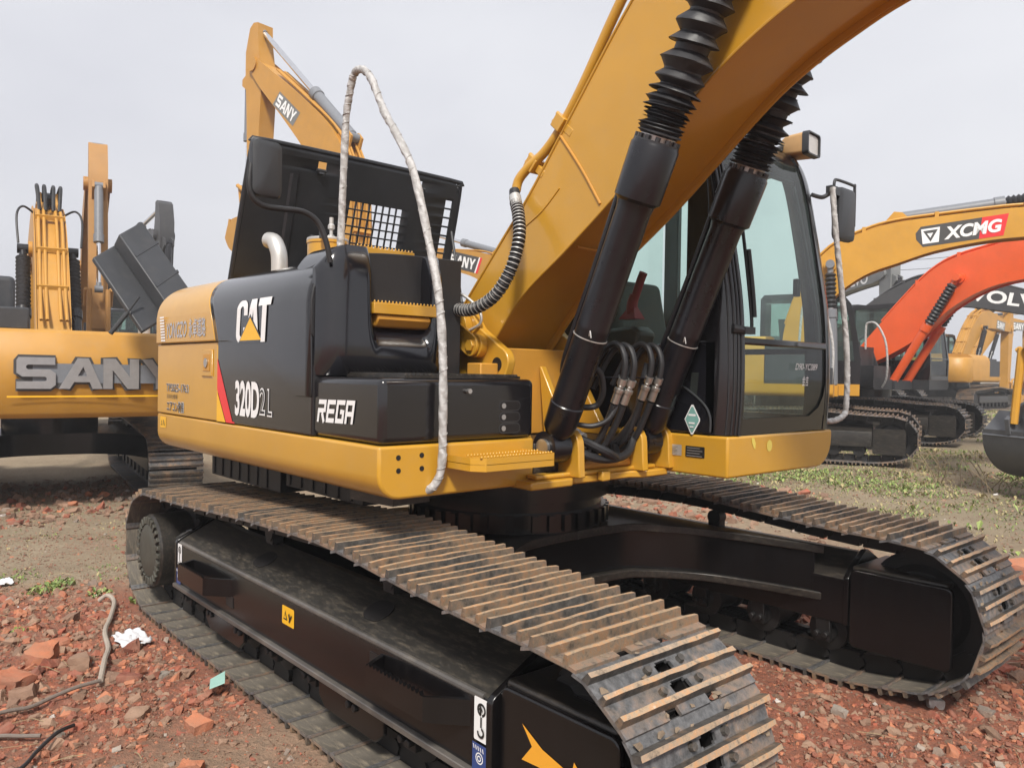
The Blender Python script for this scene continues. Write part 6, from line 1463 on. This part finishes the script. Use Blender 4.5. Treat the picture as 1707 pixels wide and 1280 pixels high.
scatter(-4.0, 2.9, 1.5, 5.0, 5200, 0.012, 0.11, pw=2.4); scatter(-1.5, 2.6, 1.55, 2.6, 900, 0.05, 0.16, red=0.9, pw=1.8)
scatter(-5.5, -1.2, 2.6, 6.5, 2200, 0.03, 0.16, 0.6, 0.7, 1.9)
scatter(-9.0, -2.6, -3.0, 0.6, 2600, 0.008, 0.05, 0.35, 0.25, 3.0); scatter(-8.4, -5.4, -2.0, 0.2, 900, 0.02, 0.14, 0.8, 0.5)
scatter(-9, 9, 4.5, 16, 2000, 0.015, 0.07, 0.25, 0.25, 2.5)
def fines(x0, x1, y0, y1, n, smin, smax):
    for k in range(n):
        x, y = rc.uniform(x0, x1), rc.uniform(y0, y1)
        if abs(abs(y)-1.19) < 0.315 and abs(x) < 1.95: continue
        rz = red_zone(x, y)
        add_chunk(x, y, smin + (smax-smin)*rc.random()**2.5, rc.choices((4, 2, 1, 0, 3), (0.55-0.15*rz, 0.15, 0.06+0.45*rz, 0.02+0.3*rz, 0.03))[0], 0.1)
fines(-2.4, 1.3, -2.9, -1.5, 26000, 0.004, 0.017); fines(-9, -4, -3.0, 0.3, 5000, 0.008, 0.035); fines(-6, 3, 4.6, 10, 7000, 0.008, 0.035); fines(0.5, 2.9, -0.9, 0.9, 12000, 0.004, 0.014); fines(1.3, 2.9, -0.3, 2.6, 9000, 0.004, 0.016); fines(1.7, 3.0, 0.7, 3.4, 5000, 0.005, 0.03); scatter(1.7, 3.0, 0.7, 3.4, 700, 0.015, 0.06, 0.8, 0.8, 2.2); fines(-4.8, -2.2, -2.6, -0.5, 9000, 0.005, 0.02)
rm = bpy.data.meshes.new('brick_rubble'); rm.from_pydata(RV, [], RF); rm.polygons.foreach_set('material_index', RM)
for mm in CB: rm.materials.append(mm)
ro = bpy.data.objects.new('brick_rubble', rm); col.objects.link(ro); tag(ro, 'scattered red brick rubble, clods and stones over the soil', kind='stuff')

def lump(x, y, s, mi, label, name='brick_chunk', cat='brick', rz=0.3, flat=0.5, grp='larger broken pieces on the ground'):
    rr = random.Random(int(abs(x*1000)+abs(y*7000))); bm = bmesh.new()
    for sx in (-1, 1):
        for sy in (-1, 1):
            for sz in (-1, 1):
                for j in range(2): bm.verts.new((sx*0.5*s*rr.uniform(0.6, 1.08), sy*0.37*s*rr.uniform(0.6, 1.08), sz*0.5*s*flat*rr.uniform(0.5, 1.05)))
    bmesh.ops.convex_hull(bm, input=bm.verts)
    for v in [v for v in bm.verts if not v.link_faces]: bm.verts.remove(v)
    bmesh.ops.subdivide_edges(bm, edges=bm.edges, cuts=3, use_grid_fill=True); bmesh.ops.triangulate(bm, faces=bm.faces)
    for v in bm.verts:
        q = v.co/s; of = Vector((x*9, y*9, 0))
        v.co += s*(Vector((noise.noise(q*3+of), noise.noise(q*3+of+Vector((9, 0, 0))), noise.noise(q*3+of+Vector((0, 9, 0)))))*0.085 + Vector((noise.noise(q*9+of), noise.noise(q*9-of), noise.noise(q*9+of*2)))*0.028)
    b = MB(); b.bm.free(); b.bm = bm
    o = b.build(name, CB[mi], None, 0, ang=26); o.location = (x, y, ground_h(x, y) + s*flat*0.24); o.rotation_euler = (rr.uniform(-.12, .12), rr.uniform(-.12, .12), rz)
    return tag(o, label, cat, grp)
lump(-1.32, -2.12, 0.21, 0, 'wide flat orange brick chunk left of the bent grey hose', rz=-0.5, flat=0.45)
lump(-1.02, -2.30, 0.17, 0, 'orange brick chunk cut by the left edge of the photo', rz=0.6)
lump(-1.06, -2.00, 0.135, 2, 'dusty tan block just left of the lower hose end', rz=-0.3, flat=0.6)
lump(-0.32, -1.93, 0.13, 2, 'flat tan brick slab beside the hose corner', rz=-0.6, flat=0.35)
lump(-0.02, -1.77, 0.115, 0, 'sharp orange brick piece nearest the teal fragment', rz=0.2)
lump(0.33, -1.92, 0.10, 0, 'small orange brick piece at the bottom edge under the near track', rz=1.0)
lump(-0.70, -1.86, 0.11, 1, 'dark red brick piece between the hose and the near track', rz=0.9)
lump(1.72, 0.56, 0.07, 3, 'grey stone pair leader in the red rubble before the far track', 'stone', 'stone', 0.2, 0.7)
lump(1.97, 1.02, 0.075, 5, 'whitish stone standing just in front of the far track end', 'stone', 'stone', 0.7, 0.7)
lump(1.745, 1.02, 0.085, 3, 'long pale stone resting on the far track shoe', 'stone', 'stone', -0.9, 0.5)
lump(2.16, 1.10, 0.07, 3, 'grey stone right of the whitish one by the far track', 'stone', 'stone', 0.1, 0.6)
lump(1.44, 4.03, 0.26, 0, 'biggest orange-red brick lump by the right edge beyond the far track', rz=0.5, flat=0.7)

# ---- loose things on the ground
def curve_thing(name, pts, r, mat, label, cat, grp=None, sm=8, n=8):
    P_ = [Vector((x, y, ground_h(x, y) + dz)) for x, y, dz in pts]
    b = MB(); b.tube(P_, r, n, sm); return tag(b.build(name, mat), label, cat, grp)
HOSE = plain('weathered_hose', (0.34, 0.29, 0.24), 0.7, bumpy=0.4, bscale=40)
CABL = plain('dirty_cable', (0.16, 0.13, 0.11), 0.6, bumpy=0.3)
curve_thing('old_hose', [(-2.24, -1.625, 0.03), (-2.20, -1.585, 0.06), (-2.08, -1.575, 0.055), (-1.75, -1.68, 0.05), (-1.45, -1.785, 0.05), (-1.2, -1.83, 0.045), (-0.95, -1.91, 0.045), (-0.72, -1.985, 0.03)], 0.0135, HOSE, 'bent pale grey hose with a hooked end lying on the brick rubble', 'hose')
curve_thing('cable', [(-0.70, -1.99, 0.035), (-0.68, -2.10, 0.04), (-0.66, -2.2, 0.045), (-0.62, -2.3, 0.035), (-0.60, -2.42, 0.04), (-0.55, -2.7, 0.03)], 0.0095, CABL, 'brown cable running left from the lower end of the grey hose', 'cable', 'loose cables on the rubble')
curve_thing('cable', [(-0.30, -2.19, 0.03), (-0.22, -2.27, 0.045), (-0.12, -2.36, 0.03), (-0.02, -2.43, 0.03), (0.10, -2.6, 0.03)], 0.008, RUB, 'black cable in the bottom left corner, slanting down', 'cable', 'loose cables on the rubble')
curve_thing('cable', [(-0.285, -2.315, 0.03), (-0.33, -2.38, 0.035), (-0.39, -2.45, 0.03), (-0.45, -2.6, 0.03)], 0.0085, CABL, 'short dark cable at the left edge above the slanting one', 'cable', 'loose cables on the rubble')
def rag(x, y, s, mat, label, name, cat, seed):
    rr = random.Random(seed); b = MB(); n = 14; g = []
    for i in range(n):
        row = []
        for j in range(n):
            u, v = (i/(n-1)-0.5), (j/(n-1)-0.5)
            px_, py_ = x + s*(u + 0.12*nz2(v*3, u*2, 1.3, seed)), y + s*0.62*(v + 0.15*nz2(u*3, v*2, 1.7, seed+1))
            z = ground_h(px_, py_) + 0.02 + s*0.16*abs(nz2(u*4, v*4, 1.1, seed+2)) + 0.03*s*nz2(u*9, v*9, 1, seed)
            row.append((px_, py_, z))
        g.append(row)
    b.loft(g, False); o = b.build(name, mat, ang=50); q = o.modifiers.new('t', 'SOLIDIFY'); q.thickness = 0.003; return tag(o, label, cat)
WHC = plain('white_cloth', (0.60, 0.60, 0.62), 0.7, var=0.1)
rag(-1.33, -1.68, 0.24, WHC, 'crumpled white plastic rag beside the near track shoes', 'rag', 'rag', 4)
rag(-3.15, -2.02, 0.14, WHC, 'white scrap of plastic at the left edge on the grey soil', 'plastic_scrap', 'rag', 9)
rag(-3.35, -0.92, 0.16, WHC, 'white paper scrap lying behind the near track', 'paper_scrap', 'paper', 15)
TEA = plain('teal_plastic', (0.28, 0.47, 0.41), 0.45)
b = MB(); gx, gy = -0.31, -1.575; b.loft([[(gx-0.075, gy-0.005, 0.045), (gx+0.05, gy-0.055, 0.05), (gx+0.085, gy+0.005, 0.075), (gx-0.03, gy+0.05, 0.085)], [(gx-0.073, gy-0.004, 0.051), (gx+0.052, gy-0.053, 0.056), (gx+0.085, gy+0.006, 0.081), (gx-0.03, gy+0.052, 0.091)]], True, True)
tag(b.build('plastic_fragment', TEA, None, 0.002), 'pale teal plastic fragment leaning against the near track shoes', 'plastic scrap')
b = MB(); cx_, cy_ = -2.168, 10.156; zc = ground_h(cx_, cy_) + 0.06; d = Vector((0.7, 0.7, 0)); b.lathe(Vector((cx_, cy_, zc)) - d*0.12, d, [(0, 0.05), (0.01, 0.062), (0.20, 0.062), (0.22, 0.045), (0.24, 0.045), (0.24, 0.02)], 18)
tag(b.build('can', GAL), 'silver can lying on the soil in front of the right row of tracks', 'can')
# dry stems
DRY = plain('dry_stem', (0.20, 0.15, 0.09), 0.8)
for k, (x, y, lab) in enumerate(((-0.62, 8.5, 'dry leafless stems standing left of the other dry clump beyond the far track'), (0.05, 8.2, 'dry leafless stems nearest the grey bucket beyond the far track'))):
    rr = random.Random(40+k); b = MB(); z = ground_h(x, y)
    for j in range(9):
        p0 = Vector((x + rr.uniform(-.22, .22), y + rr.uniform(-.15, .15), z)); q = p0 + Vector((rr.uniform(-.3, .3), rr.uniform(-.2, .2), rr.uniform(.18, .5)))
        mid = p0.lerp(q, 0.55) + Vector((rr.uniform(-.06, .06), 0, rr.uniform(-.02, .05))); b.tube([p0, mid, q], 0.006, 5, 3)
        if rr.random() < 0.6: b.tube([mid, mid + Vector((rr.uniform(-.18, .18), 0, rr.uniform(0, .1)))], 0.004, 5)
    tag(b.build('dry_weed', DRY), lab, 'weed', 'dry weeds beyond the far track')
STRAW = plain('straw', (0.34, 0.26, 0.15), 0.8)
rs_ = random.Random(77); b = MB()
for k in range(150):
    if k % 3 == 0: x, y = rs_.uniform(1.2, 2.8), rs_.uniform(-0.8, 2.6)
    elif k % 3 == 1: x, y = rs_.uniform(-3.2, 0.6), rs_.uniform(-3, -1.6)
    else: x, y = rs_.uniform(-6, 3), rs_.uniform(3, 9)
    if abs(abs(y)-1.19) < 0.34 and abs(x) < 2.35: continue
    a = rs_.uniform(0, 3.14); ln = rs_.uniform(0.03, 0.13); d = Vector((math.cos(a), math.sin(a), 0))*ln; z = ground_h(x, y) + 0.02
    b.tube([Vector((x, y, z)) - d, Vector((x, y, z+rs_.uniform(0, 0.025))), Vector((x, y, z)) + d], rs_.uniform(0.0008, 0.0018), 4)
tag(b.build('straw_litter', STRAW), 'dry straw and twigs strewn on the ground', kind='stuff')
# low weeds: clumps of leaf blades
LEAF = [plain('weed_leaf', (0.13, 0.185, 0.045), 0.6, var=0.4), plain('weed_leaf_pale', (0.25, 0.31, 0.085), 0.6, var=0.3), plain('dry_grass', (0.36, 0.30, 0.15), 0.8, var=0.3)]
rl = random.Random(31); LV, LF, LM = [], [], []
def leafclump(x, y, r, n, h, mi=None):
    z = ground_h(x, y)
    for k in range(n):
        a = rl.uniform(0, 6.28); q = r*math.sqrt(rl.random()); p = Vector((x+q*math.cos(a), y+q*math.sin(a), z))
        t = rl.uniform(0, 6.28); d = Vector((math.cos(t), math.sin(t), 0)); L_ = rl.uniform(0.5, 1.2)*h; wd = L_*rl.uniform(0.12, 0.30)
        tip = p + d*L_*rl.uniform(0.3, 0.9) + Vector((0, 0, L_*rl.uniform(0.3, 0.9))); mid = p.lerp(tip, 0.55) + Vector((0, 0, L_*0.15)); s = Vector((-d.y, d.x, 0))*wd
        b0 = len(LV); LV.extend([tuple(p), tuple(mid+s), tuple(tip), tuple(mid-s)]); LF.append((b0, b0+1, b0+2, b0+3)); LM.append(rl.choices((0, 1, 2), (0.5, 0.38, 0.12))[0] if mi is None else mi)
for x, y, r, n, h in ((-2.78, -1.83, 0.13, 120, 0.05), (-2.9, -1.72, 0.10, 90, 0.05), (-2.45, -1.56, 0.08, 60, 0.045), (-2.12, -1.42, 0.05, 40, 0.05), (-1.9, -2.15, 0.06, 30, 0.03), (-3.3, -1.95, 0.2, 90, 0.04), (-3.0, -1.3, 0.25, 90, 0.03),
                      (-1.7, 8.1, 1.1, 1100, 0.06), (-0.9, 7.7, 0.8, 700, 0.055), (-2.6, 7.9, 0.7, 500, 0.06), (-3.3, 6.0, 0.6, 140, 0.09), (0.1, 6.8, 0.4, 60, 0.06), (0.2, 9.6, 0.5, 160, 0.09)): leafclump(x, y, r, n, h)
k = 0
while k < 5200:
    x, y = rl.uniform(-12, 8), rl.uniform(4.5, 34); k += 1
    if rl.random() < grass_zone(x, y)**1.3: leafclump(x, y, 0.16, 9, 0.06 + 0.05*rl.random(), None if rl.random() < 0.6 else 2)
for k in range(3600):
    x, y = rl.uniform(-5.5, 2.8), rl.uniform(4.6, 13)
    if rl.random() < 0.12 + grass_zone(x, y)**1.5: leafclump(x, y, 0.16, 16, 0.018 + 0.035*rl.random(), None if rl.random() < 0.5 else 2)
for k in range(420):
    x, y = rl.uniform(-8.5, -2.9), rl.uniform(-3.0, 0.3)
    if rl.random() < 0.35 + grass_zone(x, y): leafclump(x, y, 0.10, 6, 0.03, 2 if rl.random() < 0.6 else None)
lm = bpy.data.meshes.new('weeds'); lm.from_pydata(LV, [], LF); lm.polygons.foreach_set('material_index', LM)
for mm in LEAF: lm.materials.append(mm)
lo = bpy.data.objects.new('weeds', lm); col.objects.link(lo); tag(lo, 'low green weeds and dry grass tufts on the soil', kind='stuff')

# ---- the hazy air of the yard
b = MB(); b.box(-140, 60, -45, 160, -1.6, 16.5)
hm, n, l, b_ = newmat('haze_air'); n.remove(b_); pv = n.new('ShaderNodeVolumePrincipled'); pv.inputs['Color'].default_value = (0.93, 0.94, 0.97, 1); pv.inputs['Density'].default_value = 0.0030; pv.inputs['Anisotropy'].default_value = 0.2
l.new(pv.outputs['Volume'], n.get('Material Output').inputs['Volume'])
tag(b.build('haze', hm), 'thin pale haze over the whole yard', kind='stuff')
